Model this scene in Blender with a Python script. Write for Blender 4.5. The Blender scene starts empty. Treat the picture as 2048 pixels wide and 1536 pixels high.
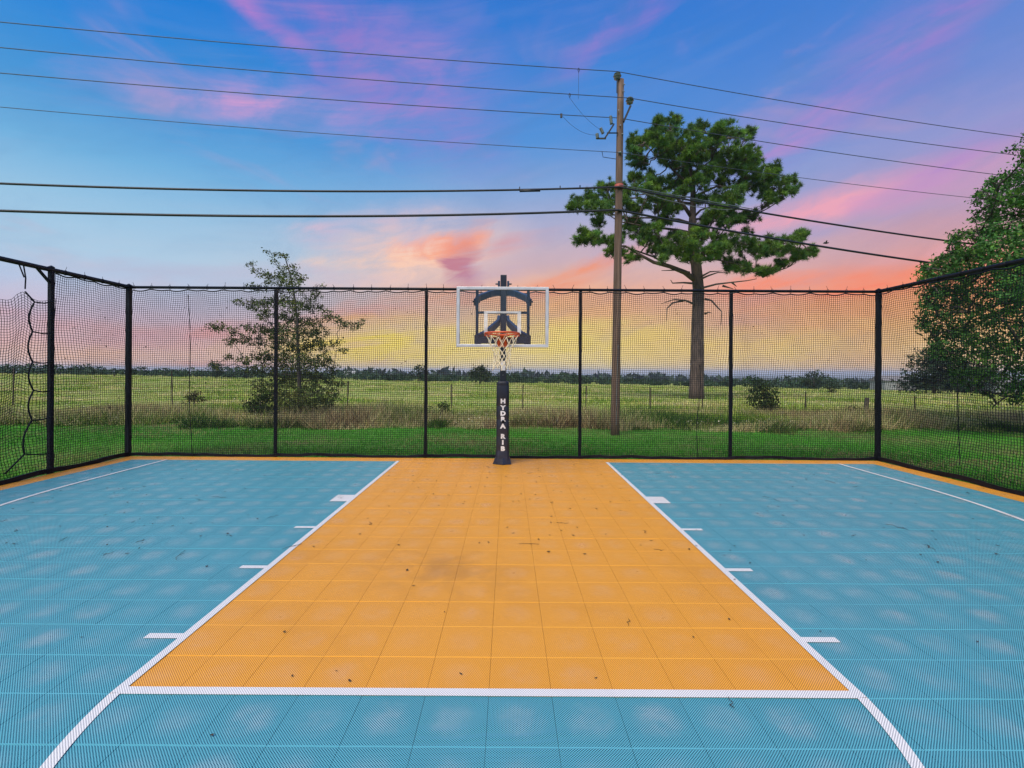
import bpy, math, random
import numpy as np
from mathutils import Vector, Matrix
rnd = random.Random(7)
npr = np.random.default_rng(7)
R = math.radians
scene = bpy.context.scene
col = scene.collection

# ------------------------------------------------------------------ camera
CAMH, F = 1.566, 932.0            # eye height (m), focal length in pixels of a 2048 wide frame
ROLL = R(0.35)
cam_d = bpy.data.cameras.new('camera')
cam = bpy.data.objects.new('camera', cam_d)
col.objects.link(cam)
cam.location = (0, 0, CAMH)
cam.rotation_euler = (math.pi/2, -ROLL, 0)
cam_d.sensor_width = 36
cam_d.lens = 36*F/2048
cam_d.shift_x = 8/2048
cam_d.shift_y = -26/2048
cam_d.clip_start = 0.05
cam_d.clip_end = 30000
scene.camera = cam

# ------------------------------------------------------------------ exposure
EXPO = 1.62
vs = scene.view_settings
vs.view_transform = 'Standard'; vs.look = 'None'; vs.gamma = 1; vs.exposure = EXPO
vs.use_curve_mapping = False
scene.cycles.max_bounces = 6
scene.cycles.diffuse_bounces = 2
scene.cycles.glossy_bounces = 3
scene.cycles.transparent_max_bounces = 12
scene.cycles.volume_bounces = 0
scene.cycles.caustics_reflective = False
scene.cycles.caustics_refractive = False

def lin(c):
    return tuple(((v/255)/12.92 if v/255 <= .04045 else ((v/255+.055)/1.055)**2.4) for v in c)

# ------------------------------------------------------------------ world: evening sky
class NT:
    def __init__(s, tree):
        s.t = tree; s.n = tree.nodes; s.l = tree.links
    def new(s, typ): return s.n.new(typ)
    def put(s, sock, v):
        if hasattr(v, 'is_output'): s.l.new(v, sock)
        else: sock.default_value = v
    def m(s, op, a, b=0.0, c=None, clamp=False):
        n = s.new('ShaderNodeMath'); n.operation = op; n.use_clamp = clamp
        s.put(n.inputs[0], a); s.put(n.inputs[1], b)
        if c is not None: s.put(n.inputs[2], c)
        return n.outputs[0]
    def mix(s, f, a, b, blend='MIX'):
        n = s.new('ShaderNodeMix'); n.data_type = 'RGBA'; n.blend_type = blend
        s.put(n.inputs[0], f)
        for i, v in ((6, a), (7, b)):
            if hasattr(v, 'is_output'): s.l.new(v, n.inputs[i])
            else: n.inputs[i].default_value = (*v[:3], 1)
        return n.outputs[2]
    def ramp(s, f, stops, interp='LINEAR'):
        n = s.new('ShaderNodeValToRGB'); cr = n.color_ramp; cr.interpolation = interp
        while len(cr.elements) < len(stops): cr.elements.new(0.5)
        for e, (p, c) in zip(cr.elements, stops):
            e.position = p; e.color = (*c[:3], 1)
        s.put(n.inputs[0], f)
        return n.outputs[0]
    def noise(s, vec, scale, detail=4, rough=.55, dist=0.0):
        n = s.new('ShaderNodeTexNoise')
        if vec is not None: s.l.new(vec, n.inputs['Vector'])
        n.inputs['Scale'].default_value = scale; n.inputs['Detail'].default_value = detail
        n.inputs['Roughness'].default_value = rough; n.inputs['Distortion'].default_value = dist
        return n.outputs['Fac']
    def step(s, v, a, b):
        n = s.new('ShaderNodeMapRange'); n.interpolation_type = 'SMOOTHSTEP'
        s.put(n.inputs[0], v); n.inputs[1].default_value = a; n.inputs[2].default_value = b
        return n.outputs[0]
    def comb(s, x, y, z):
        n = s.new('ShaderNodeCombineXYZ')
        s.put(n.inputs[0], x); s.put(n.inputs[1], y); s.put(n.inputs[2], z)
        return n.outputs[0]

SUN_EL, SUN_AZ = 54.0, 205.0      # direction the soft light comes from: high and behind the camera
w = bpy.data.worlds.new('World'); scene.world = w; w.use_nodes = True
w.cycles.sampling_method = 'MANUAL'; w.cycles.sample_map_resolution = 512
wt = NT(w.node_tree)
for n in list(wt.n): wt.n.remove(n)
tc = wt.new('ShaderNodeTexCoord')
sp = wt.new('ShaderNodeSeparateXYZ'); wt.l.new(tc.outputs['Generated'], sp.inputs[0])
DEG = 180/math.pi
az = wt.m('MULTIPLY', wt.m('ARCTAN2', sp.outputs[0], sp.outputs[1]), DEG)
el = wt.m('MULTIPLY', wt.m('ARCSINE', sp.outputs[2]), DEG)
# wind-drawn distortion of the sky coordinates for wispy cloud edges
nv = wt.comb(wt.m('MULTIPLY', az, .045), wt.m('MULTIPLY', el, .13), 0.0)
n1 = wt.noise(nv, 1.0, 4, .6, .6)
nv2 = wt.comb(wt.m('ADD', wt.m('MULTIPLY', az, .10), 7.3), wt.m('ADD', wt.m('MULTIPLY', el, .24), wt.m('MULTIPLY', az, -.06)), 3.1)
n2 = wt.noise(nv2, 1.0, 5, .6, .8)
azd = wt.m('ADD', az, wt.m('MULTIPLY', wt.m('SUBTRACT', n2, .5), 9.0))
eld = wt.m('ADD', el, wt.m('MULTIPLY', wt.m('SUBTRACT', n1, .5), 6.0))
elr = wt.m('DIVIDE', wt.m('ADD', el, wt.m('MULTIPLY', wt.m('SUBTRACT', n1, .5), 3.0)), 60.0, clamp=True)
def eramp(st): return wt.ramp(elr, [(e/60, lin(c)) for e, c in st])
cL = eramp([(0, (246, 205, 180)), (2.5, (234, 190, 185)), (5, (208, 188, 208)), (8, (184, 200, 228)), (11, (172, 205, 230)),
            (15, (150, 196, 228)), (19, (112, 178, 224)), (24, (72, 152, 217)), (31, (36, 130, 216)), (40, (20, 112, 210)), (60, (30, 105, 195))])
cC = eramp([(0, (250, 228, 175)), (2.5, (254, 228, 158)), (5, (251, 212, 145)), (8, (248, 192, 140)), (10, (240, 182, 150)),
            (13, (212, 182, 185)), (17, (176, 178, 208)), (21, (136, 170, 217)), (26, (84, 148, 217)), (33, (60, 132, 214)), (42, (44, 112, 205))])
cR = eramp([(0, (246, 205, 150)), (3, (247, 195, 122)), (6, (244, 172, 118)), (9, (242, 150, 118)), (12, (212, 160, 165)),
            (16, (184, 156, 190)), (20, (150, 154, 208)), (26, (106, 138, 212)), (33, (74, 128, 211)), (42, (52, 115, 207))])
def gauss(v, c, s_):
    d = wt.m('DIVIDE', wt.m('SUBTRACT', v, c), s_)
    return wt.m('EXPONENT', wt.m('MULTIPLY', wt.m('MULTIPLY', d, d), -1.0))
skyc = wt.mix(gauss(az, 6.0, 24.0), cL, cC)
skyc = wt.mix(gauss(az, 46.0, 27.0), skyc, cR)
def pxdir(x, y):
    a = math.atan((x-1016)/F)
    return math.degrees(a), math.degrees(math.atan((742-y)/F*math.cos(a)))
# drifting cloud banks: x, y, half length, half width, tilt, colour, strength (pixels of the photograph, turned into sky angles)
banks = [
 (560, 215, 230, 36, 5, (222, 158, 208), .65), (720, 110, 240, 110, -28, (150, 122, 204), .6), (880, 170, 100, 110, 0, (172, 135, 206), .55),
 (505, 22, 120, 22, -24, (190, 128, 205), .6), (1275, 30, 150, 32, 22, (165, 122, 206), .65), (1120, 120, 90, 60, 20, (105, 130, 208), .5),
 (1640, 200, 280, 55, 30, (142, 130, 207), .65), (1900, 60, 140, 42, 34, (165, 125, 205), .65), (1600, 250, 150, 28, 18, (185, 140, 206), .7),
 (1690, 398, 270, 30, 4, (236, 166, 186), 1.0), (1900, 330, 150, 40, 20, (172, 138, 206), .7), (1600, 575, 120, 22, 4, (250, 140, 108), 1.0),
 (1790, 560, 130, 26, 9, (250, 130, 104), 1.2), (1860, 500, 130, 20, 4, (225, 165, 178), .6), (885, 492, 70, 22, 14, (252, 128, 78), 2.4),
 (830, 525, 150, 55, 14, (250, 205, 182), 1.0), (922, 545, 30, 50, 0, (196, 128, 145), 1.6), (1160, 550, 130, 16, 16, (240, 152, 120), 1.0),
 (1020, 490, 60, 14, 16, (212, 160, 170), .7), (640, 465, 50, 24, 20, (214, 186, 208), .6), (770, 460, 130, 36, 10, (214, 188, 205), .5), (900, 595, 90, 16, 0, (250, 165, 110), .8),
 (110, 640, 150, 14, -3, (228, 168, 170), .6), (250, 672, 190, 18, 4, (214, 160, 178), .6), (120, 712, 140, 18, 0, (246, 192, 150), .8),
 (330, 728, 200, 18, 0, (246, 188, 165), .6), (470, 660, 120, 14, 0, (226, 150, 150), .6),
 (480, 738, 130, 12, 0, (248, 140, 110), .8), (720, 640, 170, 22, 6, (238, 172, 150), .8), (700, 605, 160, 20, 3, (218, 175, 180), .6),
 (760, 700, 170, 42, 0, (252, 224, 105), 1.2), (1180, 695, 260, 40, 0, (253, 226, 125), 1.1), (1450, 690, 220, 34, 0, (250, 214, 130), .9), (1650, 620, 200, 20, 3, (246, 172, 118), .7),
 (1850, 690, 160, 30, 0, (246, 212, 165), .6), (1600, 465, 260, 14, 4, (168, 160, 200), .7), (1330, 480, 150, 22, 8, (190, 168, 195), .6), (1000, 540, 90, 16, 12, (190, 170, 195), .8), (640, 560, 140, 14, 3, (190, 185, 210), .6), (300, 540, 160, 12, 2, (182, 190, 215), .7)]
nv3 = wt.comb(wt.m('ADD', wt.m('MULTIPLY', az, .05), wt.m('MULTIPLY', el, .02)), wt.m('SUBTRACT', wt.m('MULTIPLY', el, .55), wt.m('MULTIPLY', az, .09)), 1.7)
n3 = wt.noise(nv3, 1.0, 5, .6, .5)
wisp = wt.m('MULTIPLY', wt.m('ADD', wt.m('MULTIPLY', wt.step(n2, .32, .66), .85), .38), wt.m('ADD', wt.m('MULTIPLY', wt.step(n3, .3, .68), .9), .5))
skyv = wt.comb(azd, eld, 0.0)
wisps = {st_: wt.m('MULTIPLY', wisp, st_*.95) for st_ in {q_[6] for q_ in banks}}
for bx_, by_, hl, hw, tilt, cc, st in banks:
    a0, e0 = pxdir(bx_, by_)
    kx = math.degrees(1/F)*math.cos(R(a0))**2; ke = math.degrees(1/F)*math.cos(R(a0))*math.cos(R(e0))**2
    mp = wt.new('ShaderNodeMapping'); mp.vector_type = 'TEXTURE'; wt.l.new(skyv, mp.inputs[0])
    mp.inputs['Location'].default_value = (a0, e0, 0); mp.inputs['Rotation'].default_value = (0, 0, R(tilt))
    mp.inputs['Scale'].default_value = (hl*kx*1.75, hw*ke*1.75, 1)
    gr = wt.new('ShaderNodeTexGradient'); gr.gradient_type = 'SPHERICAL'; wt.l.new(mp.outputs[0], gr.inputs[0])
    f = wt.m('MULTIPLY', gr.outputs['Fac'], wisps[st], clamp=True)
    skyc = wt.mix(f, skyc, lin(cc))
# faint broken cloud over the rest of the sky
skyc = wt.mix(wt.m('MULTIPLY', wt.step(n3, .45, .75), .05), skyc, (.62, .52, .62))
skyc = wt.mix(wt.m('MULTIPLY', wt.step(n2, .55, .25), .13), skyc, (.10, .20, .42))
gen = wt.m('MULTIPLY', wt.step(n1, .54, .8), .4)
skyc = wt.mix(gen, skyc, wt.ramp(elr, [(0, lin((245, 185, 150))), (.25, lin((225, 170, 190))), (1, lin((160, 135, 205)))]))
bg1 = wt.new('ShaderNodeBackground'); bg1.inputs[1].default_value = 2**-EXPO
wt.l.new(skyc, bg1.inputs[0])
wo = wt.new('ShaderNodeOutputWorld'); wt.l.new(bg1.outputs[0], wo.inputs[0])

# ------------------------------------------------------------------ sun: soft, overcast evening light
sd = bpy.data.lights.new('sun', 'SUN'); sd.energy = 1.5; sd.angle = R(45); sd.color = (1.0, .90, .74)
so = bpy.data.objects.new('sun', sd); col.objects.link(so)
d = Vector((math.sin(R(SUN_AZ))*math.cos(R(SUN_EL)), math.cos(R(SUN_AZ))*math.cos(R(SUN_EL)), math.sin(R(SUN_EL))))
so.rotation_euler = d.to_track_quat('Z', 'Y').to_euler(); so.location = d*60

# ------------------------------------------------------------------ helpers
def tag(o, label=None, cat=None, group=None, kind=None):
    if label: o['label'] = label
    if cat: o['category'] = cat
    if group: o['group'] = group
    if kind: o['kind'] = kind
    return o
def link(name, me, mat=None, parent=None, smooth=False):
    o = bpy.data.objects.new(name, me); col.objects.link(o)
    if mat is not None and not me.materials: me.materials.append(mat)
    if parent is not None: o.parent = parent
    if smooth:
        me.polygons.foreach_set('use_smooth', [True]*len(me.polygons))
    return o
def empty(name, loc=(0, 0, 0)):
    o = bpy.data.objects.new(name, None); col.objects.link(o); o.location = loc
    o.empty_display_size = .2
    return o
def local(o):                       # builders work in world metres; the parts sit under an Empty at the thing's base
    return Matrix.Translation(o.location).inverted()
def mesh_np(name, V, Fc, colr=None):
    V = np.asarray(V, dtype=np.float32).reshape(-1, 3); Fc = np.asarray(Fc, dtype=np.int32)
    me = bpy.data.meshes.new(name)
    me.vertices.add(len(V)); me.vertices.foreach_set('co', V.ravel())
    k = Fc.shape[1]
    me.loops.add(Fc.size); me.loops.foreach_set('vertex_index', Fc.ravel())
    me.polygons.add(len(Fc)); me.polygons.foreach_set('loop_start', np.arange(len(Fc), dtype=np.int32)*k)
    me.update(calc_edges=True)
    if colr is not None:
        a = me.attributes.new('Col', 'FLOAT_COLOR', 'POINT')
        c4 = np.ones((len(V), 4), dtype=np.float32); c4[:, :3] = colr
        a.data.foreach_set('color', c4.ravel())
    return me
class MB:
    def __init__(s): s.v = []; s.f = []
    def add(s, vs_, fs):
        b = len(s.v); s.v += [tuple(p) for p in vs_]; s.f += [tuple(i+b for i in f) for f in fs]; return s
    def box(s, a, b):
        x0, y0, z0 = a; x1, y1, z1 = b
        return s.add([(x0, y0, z0), (x1, y0, z0), (x1, y1, z0), (x0, y1, z0), (x0, y0, z1), (x1, y0, z1), (x1, y1, z1), (x0, y1, z1)],
                     [(0, 3, 2, 1), (4, 5, 6, 7), (0, 1, 5, 4), (1, 2, 6, 5), (2, 3, 7, 6), (3, 0, 4, 7)])
    def cbox(s, c, h):
        return s.box([c[i]-h[i] for i in range(3)], [c[i]+h[i] for i in range(3)])
    def tube(s, pts, r, n=8, cap=True, closed=False):
        pts = [Vector(p) for p in pts]; m = len(pts)
        rs = r if isinstance(r, (list, tuple)) else [r]*m
        tan = []
        for i in range(m):
            if closed: t = pts[(i+1) % m]-pts[i-1]
            else: t = pts[min(i+1, m-1)]-pts[max(i-1, 0)]
            tan.append(t.normalized() if t.length > 1e-9 else Vector((0, 0, 1)))
        up = Vector((0, 0, 1)) if abs(tan[0].z) < .9 else Vector((1, 0, 0))
        a = tan[0].cross(up).normalized(); vs_ = []
        for i in range(m):
            a = (a-tan[i]*a.dot(tan[i]))
            a = a.normalized() if a.length > 1e-6 else tan[i].orthogonal().normalized()
            b = tan[i].cross(a)
            for k in range(n):
                th = 2*math.pi*k/n
                vs_.append(pts[i]+(a*math.cos(th)+b*math.sin(th))*rs[i])
        fs = []
        for i in range(m if closed else m-1):
            j = (i+1) % m
            for k in range(n):
                fs.append((i*n+k, i*n+(k+1) % n, j*n+(k+1) % n, j*n+k))
        if cap and not closed:
            fs.append(tuple(range(n-1, -1, -1))); fs.append(tuple((m-1)*n+k for k in range(n)))
        return s.add(vs_, fs)
    def bar(s, pts, w_, h_, side=(1, 0, 0)):      # rectangular section swept along points; side = direction of the width
        pts = [Vector(p) for p in pts]; m = len(pts); sd_ = Vector(side); vs_ = []
        for i in range(m):
            t = (pts[min(i+1, m-1)]-pts[max(i-1, 0)]).normalized()
            a = (sd_-t*sd_.dot(t)).normalized(); b = t.cross(a)
            hh = h_[i] if isinstance(h_, (list, tuple)) else h_
            for p, q in ((-1, -1), (1, -1), (1, 1), (-1, 1)):
                vs_.append(pts[i]+a*(p*w_/2)+b*(q*hh/2))
        fs = [(3, 2, 1, 0), tuple((m-1)*4+k for k in range(4))]
        for i in range(m-1):
            for k in range(4):
                fs.append((i*4+k, i*4+(k+1) % 4, (i+1)*4+(k+1) % 4, (i+1)*4+k))
        return s.add(vs_, fs)
    def lathe(s, c, prof, n=16, axis=(0, 0, 1)):
        c = Vector(c); ax = Vector(axis).normalized(); a = ax.orthogonal().normalized(); b = ax.cross(a); vs_ = []
        for r_, z_ in prof:
            for k in range(n):
                th = 2*math.pi*k/n
                vs_.append(c+ax*z_+(a*math.cos(th)+b*math.sin(th))*max(r_, 1e-4))
        fs = []
        for i in range(len(prof)-1):
            for k in range(n):
                fs.append((i*n+k, i*n+(k+1) % n, (i+1)*n+(k+1) % n, (i+1)*n+k))
        fs.append(tuple(range(n-1, -1, -1))); fs.append(tuple((len(prof)-1)*n+k for k in range(n)))
        return s.add(vs_, fs)
    def build(s, name, mat, parent=None, smooth=False, bevel=0):
        me = bpy.data.meshes.new(name); me.from_pydata(s.v, [], s.f)
        if parent is not None: me.transform(local(parent))
        me.update()
        o = link(name, me, mat, parent, smooth)
        if bevel:
            b = o.modifiers.new('bevel', 'BEVEL'); b.width = bevel; b.segments = 2; b.limit_method = 'ANGLE'
        return o
def px(x, y, Y):                     # photograph pixel at forward distance Y -> world point
    dx, dy = (x-1016)/F, (742-y)/F
    c_, s_ = math.cos(ROLL), math.sin(ROLL)
    return Vector(((dx*c_-dy*s_)*Y, Y, CAMH+(dx*s_+dy*c_)*Y))
def smooth01(t): t = min(1, max(0, t)); return t*t*(3-2*t)

# ------------------------------------------------------------------ materials
def mat(name, c, rough=.6, metal=0.0, var=.18, scale=6.0, bump=0.0, bscale=60.0, spec=.5):
    m = bpy.data.materials.new(name); m.use_nodes = True
    t = NT(m.node_tree); b = t.n['Principled BSDF']
    b.inputs['Roughness'].default_value = rough; b.inputs['Metallic'].default_value = metal
    b.inputs['Specular IOR Level'].default_value = spec
    tcx = t.new('ShaderNodeTexCoord')
    f = t.noise(tcx.outputs['Object'], scale, 5, .6)
    lo = tuple(v*(1-var) for v in c); hi = tuple(min(1, v*(1+var)) for v in c)
    t.l.new(t.mix(t.step(f, .3, .7), lo, hi), b.inputs['Base Color'])
    if bump:
        g = t.noise(tcx.outputs['Object'], bscale, 4, .6)
        bn = t.new('ShaderNodeBump'); bn.inputs['Strength'].default_value = bump; bn.inputs['Distance'].default_value = .01
        t.l.new(g, bn.inputs['Height']); t.l.new(bn.outputs[0], b.inputs['Normal'])
    return m
def leafmat(name, rough=.6, trans=.22, spec=.15):
    m = bpy.data.materials.new(name); m.use_nodes = True
    t = NT(m.node_tree); b = t.n['Principled BSDF']
    at = t.new('ShaderNodeAttribute'); at.attribute_name = 'Col'
    t.l.new(at.outputs['Color'], b.inputs['Base Color']); b.inputs['Roughness'].default_value = rough
    b.inputs['Specular IOR Level'].default_value = spec
    tr = t.new('ShaderNodeBsdfTranslucent'); t.l.new(at.outputs['Color'], tr.inputs[0])
    mx = t.new('ShaderNodeMixShader'); mx.inputs[0].default_value = trans
    t.l.new(b.outputs[0], mx.inputs[1]); t.l.new(tr.outputs[0], mx.inputs[2])
    t.l.new(mx.outputs[0], t.n['Material Output'].inputs[0])
    return m
TILE = .3048
CX = -.084                           # centre line of the court
FT = 2.246                           # free throw line, outer edge
BASE = FT+19*TILE
def tilemat(name, c, dark, stain=.25, sheen_amt=.3, rims=True, smear=False):
    m = bpy.data.materials.new(name); m.use_nodes = True
    t = NT(m.node_tree); b = t.n['Principled BSDF']
    g = t.new('ShaderNodeNewGeometry'); s = t.new('ShaderNodeSeparateXYZ'); t.l.new(g.outputs['Position'], s.inputs[0])
    p = TILE/25; a = 2*math.pi/p
    sx = t.m('SINE', t.m('MULTIPLY', t.m('SUBTRACT', s.outputs[0], CX), a))
    sy = t.m('SINE', t.m('MULTIPLY', t.m('SUBTRACT', s.outputs[1], FT), a))
    q = t.m('MULTIPLY', sx, sy)
    def frac(v, o): return t.m('ABSOLUTE', t.m('SUBTRACT', t.m('FRACT', t.m('DIVIDE', t.m('SUBTRACT', v, o), TILE)), .5))
    fx, fy = frac(s.outputs[0], CX), frac(s.outputs[1], FT)
    rimm = t.m('LESS_THAN', fy, .489) if rims else 1.0
    hole = t.m('MULTIPLY', t.step(q, -.08, .22), rimm)
    nf = t.noise(g.outputs['Position'], 9.0, 5, .65)
    wn = t.new('ShaderNodeTexWhiteNoise'); wn.noise_dimensions = '2D'
    t.l.new(t.comb(t.m('FLOOR', t.m('DIVIDE', t.m('SUBTRACT', s.outputs[0], CX), TILE)), t.m('FLOOR', t.m('DIVIDE', t.m('SUBTRACT', s.outputs[1], FT), TILE)), 0.0), wn.inputs['Vector'])
    rt = t.m('ADD', t.m('MULTIPLY', wn.outputs['Value'], .6), .45)
    tint = t.m('MULTIPLY', wn.outputs['Value'], .12)
    sheen_mask = t.m('MULTIPLY', t.m('POWER', t.step(t.m('ADD', t.m('ADD', t.m('MULTIPLY', fx, fx), t.m('MULTIPLY', fy, fy)), t.m('MULTIPLY', t.m('SUBTRACT', nf, .5), .22)), .22, -.03), 1.5), t.m('MULTIPLY', t.step(t.noise(g.outputs['Position'], 5.0, 4, .65), .25, .7), rt))
    nz = t.noise(g.outputs['Position'], .9, 5, .6, .4)
    worn = t.m('MULTIPLY', t.step(nz, .5, .78), stain)
    base = t.mix(worn, c, tuple(v*.62 for v in c))
    base = t.mix(t.m('MULTIPLY', t.step(nf, .35, .75), .16), base, tuple(v*.75+.02 for v in c))
    if smear:                        # dirt trodden across the middle of the lane
        ex = t.m('DIVIDE', t.m('ADD', s.outputs[0], .55), .62); ey = t.m('DIVIDE', t.m('SUBTRACT', t.m('ADD', s.outputs[1], t.m('MULTIPLY', s.outputs[0], .25)), 3.55), .42)
        gd = t.m('EXPONENT', t.m('MULTIPLY', t.m('MULTIPLY_ADD', ex, ex, t.m('MULTIPLY', ey, ey)), -1.0))
        ns2 = t.step(t.noise(g.outputs['Position'], 2.6, 6, .7, .8), .36, .66)
        base = t.mix(t.m('MULTIPLY', t.m('MULTIPLY', gd, ns2), .55), base, (.30, .17, .05))
    base = t.mix(tint, base, tuple(v*.7 for v in c))
    base = t.mix(t.m('MULTIPLY', sheen_mask, sheen_amt), base, tuple(v*.5+.32 for v in c))  # sky sheen on the domed tile centres, painted as a paler base colour
    t.l.new(t.mix(hole, base, dark), b.inputs['Base Color'])
    t.l.new(t.m('SUBTRACT', .42, t.m('MULTIPLY', sheen_mask, .2)), b.inputs['Roughness'])
    b.inputs['Specular IOR Level'].default_value = .45
    bn = t.new('ShaderNodeBump'); bn.inputs['Strength'].default_value = .2; bn.inputs['Distance'].default_value = .003
    bn.invert = True
    t.l.new(q, bn.inputs['Height']); t.l.new(bn.outputs[0], b.inputs['Normal'])
    return m
M = {}
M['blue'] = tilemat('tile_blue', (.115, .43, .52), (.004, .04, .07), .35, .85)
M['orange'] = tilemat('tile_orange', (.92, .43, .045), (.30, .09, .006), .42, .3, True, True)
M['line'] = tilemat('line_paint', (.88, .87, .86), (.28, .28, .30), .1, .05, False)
M['slab'] = mat('slab', (.03, .03, .03), .9)
M['black'] = mat('black_powder_coat', (.007, .008, .013), .5, 0, .25, 12, .05, 200, .18)
M['net'] = mat('net_twine', (.010, .011, .017), .8, spec=.15)
M['navy'] = mat('navy_steel', (.022, .045, .085), .35, .2, .2, 8)
M['polesteel'] = mat('hoop_post_steel', (.014, .018, .032), .35, .2)
M['pad'] = mat('pad_vinyl', (.014, .016, .032), .42, 0, .2, 10, .12, 30)
M['white'] = mat('white_print', (.75, .75, .78), .5)
M['alu'] = mat('board_frame', (.52, .53, .58), .35, .3, .1)
M['rim'] = mat('rim_orange', (.62, .10, .03), .4, .1)
M['cord'] = mat('net_cord', (.80, .70, .50), .8, 0, .12, 20)
M['wire'] = mat('aluminium_wire', (.06, .07, .10), .5, .3)
M['cable'] = mat('cable_black', (.012, .013, .018), .5)
M['porcelain'] = mat('porcelain', (.12, .14, .13), .25, 0, .2, 10)
M['galv'] = mat('galvanised', (.22, .23, .24), .45, .7)
M['rust'] = mat('rusty_post', (.045, .03, .022), .8)
M['bird'] = mat('bird_feather', (.02, .018, .018), .8)
M['leaf'] = leafmat('leaves'); M['needle'] = leafmat('needles', .6, .15, .15); M['grass'] = leafmat('grass_blades', .7, .3, .1)
M['deadleaf'] = mat('dead_leaf', (.045, .028, .014), .8, 0, .4, 3)
M['house'] = mat('far_wall', (.30, .31, .32), .8); M['roof'] = mat('far_roof', (.20, .19, .19), .7)
M['redband'] = mat('red_band', (.35, .06, .04), .6)
def glassmat():
    m = bpy.data.materials.new('board_glass'); m.use_nodes = True
    t = NT(m.node_tree); n = t.n; n.remove(n['Principled BSDF'])
    tr = t.new('ShaderNodeBsdfTransparent'); tr.inputs[0].default_value = (.96, .975, .98, 1)
    gl = t.new('ShaderNodeBsdfGlossy'); gl.inputs['Roughness'].default_value = .03
    fr = t.new('ShaderNodeFresnel'); fr.inputs[0].default_value = 1.45
    mx = t.new('ShaderNodeMixShader'); t.l.new(fr.outputs[0], mx.inputs[0])
    t.l.new(tr.outputs[0], mx.inputs[1]); t.l.new(gl.outputs[0], mx.inputs[2]); t.l.new(mx.outputs[0], n['Material Output'].inputs[0])
    return m
M['glass'] = glassmat()
def etchmat():
    m = mat('etched_target', (.75, .74, .76), .6); t = NT(m.node_tree)
    tr = t.new('ShaderNodeBsdfTransparent'); mx = t.new('ShaderNodeMixShader'); mx.inputs[0].default_value = .5
    t.l.new(t.n['Principled BSDF'].outputs[0], mx.inputs[1]); t.l.new(tr.outputs[0], mx.inputs[2]); t.l.new(mx.outputs[0], t.n['Material Output'].inputs[0]); return m
M['etch'] = etchmat()
def barkmat(name, c1, c2, sx=14, sz=1.6, bump=.6):
    m = bpy.data.materials.new(name); m.use_nodes = True
    t = NT(m.node_tree); b = t.n['Principled BSDF']; b.inputs['Roughness'].default_value = .85
    tcx = t.new('ShaderNodeTexCoord'); mp = t.new('ShaderNodeMapping'); t.l.new(tcx.outputs['Object'], mp.inputs[0])
    mp.inputs['Scale'].default_value = (sx, sx, sz)
    f = t.noise(mp.outputs[0], 1.0, 6, .65, .3)
    t.l.new(t.ramp(f, [(.3, c1), (.7, c2)]), b.inputs['Base Color'])
    bn = t.new('ShaderNodeBump'); bn.inputs['Strength'].default_value = bump; bn.inputs['Distance'].default_value = .03
    t.l.new(f, bn.inputs['Height']); t.l.new(bn.outputs[0], b.inputs['Normal'])
    return m
M['pole'] = barkmat('weathered_pole', (.045, .026, .019), (.22, .14, .10), 22, .6, .8)
M['bark'] = barkmat('pine_bark', (.035, .027, .026), (.15, .105, .09), 5, 1.5, .8)
M['oakbark'] = barkmat('oak_bark', (.03, .026, .022), (.12, .10, .085), 16, 5, .6)
M['deadwood'] = barkmat('dead_branch', (.06, .05, .05), (.16, .13, .12), 9, 9, .4)

# ------------------------------------------------------------------ ground: one sheet to the horizon
LAWN_END = 13.4
def zt(x, y):
    s_ = smooth01((y-9)/45)
    d_ = math.hypot(x, max(0, y))
    k = min(max(0, y-9), 115)
    z = -.0126*k - .0125*max(-140, min(140, x))*s_*min(1, y/100 if y > 0 else 0)
    if d_ > 150: z -= 30*smooth01((d_-150)/1100)
    return z-.03
def wob(x): return .7*math.sin(x*.55+1.2)+.5*math.sin(x*1.7)+.35*math.sin(x*3.1+.5)+.2*math.sin(x*7.3)
ys = list(np.arange(-30, 30, 1.2))+list(np.arange(30, 150, 4))+list(np.geomspace(150, 9000, 36))
xs = sorted(set([-v for v in np.geomspace(60, 9000, 26)]+list(np.arange(-58, 59, 2.0))+[v for v in np.geomspace(60, 9000, 26)]))
ys = sorted(set(list(-np.geomspace(32, 4000, 12))+ys))
V = np.zeros((len(ys)*len(xs), 3)); k = 0
for y in ys:
    for x in xs:
        z = zt(x, y)
        dd = math.hypot(x, y)
        if dd > 2200: z += 7*math.sin(x*.0011+y*.0004)+5*math.sin(x*.0031+1)
        if abs(x) < 7.5 and y < 9: z -= .12
        V[k] = (x, y, z); k += 1
nx = len(xs)
Fq = [(j*nx+i, j*nx+i+1, (j+1)*nx+i+1, (j+1)*nx+i) for j in range(len(ys)-1) for i in range(nx-1)]
gm = bpy.data.materials.new('ground_cover'); gm.use_nodes = True
t = NT(gm.node_tree); b = t.n['Principled BSDF']; b.inputs['Roughness'].default_value = .95; b.inputs['Specular IOR Level'].default_value = .1
g = t.new('ShaderNodeNewGeometry'); s = t.new('ShaderNodeSeparateXYZ'); t.l.new(g.outputs['Position'], s.inputs[0])
nA = t.noise(g.outputs['Position'], .35, 6, .65); nB = t.noise(g.outputs['Position'], 3.0, 6, .7); nC = t.noise(g.outputs['Position'], .02, 5, .6)
lawn = t.mix(t.step(nB, .3, .7), (.05, .17, .018), (.09, .24, .035)); lawn = t.mix(t.m('MULTIPLY', t.step(nA, .48, .68), .75), lawn, (.20, .16, .075))
weed = t.mix(t.step(nB, .3, .7), (.11, .13, .04), (.24, .21, .09))
pas = t.mix(t.step(nA, .35, .65), (.20, .30, .05), (.34, .35, .11)); pas = t.mix(t.step(nC, .4, .65), pas, (.24, .28, .06))
wood = t.mix(t.step(nC, .35, .65), (.022, .045, .02), (.045, .075, .03))
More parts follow.
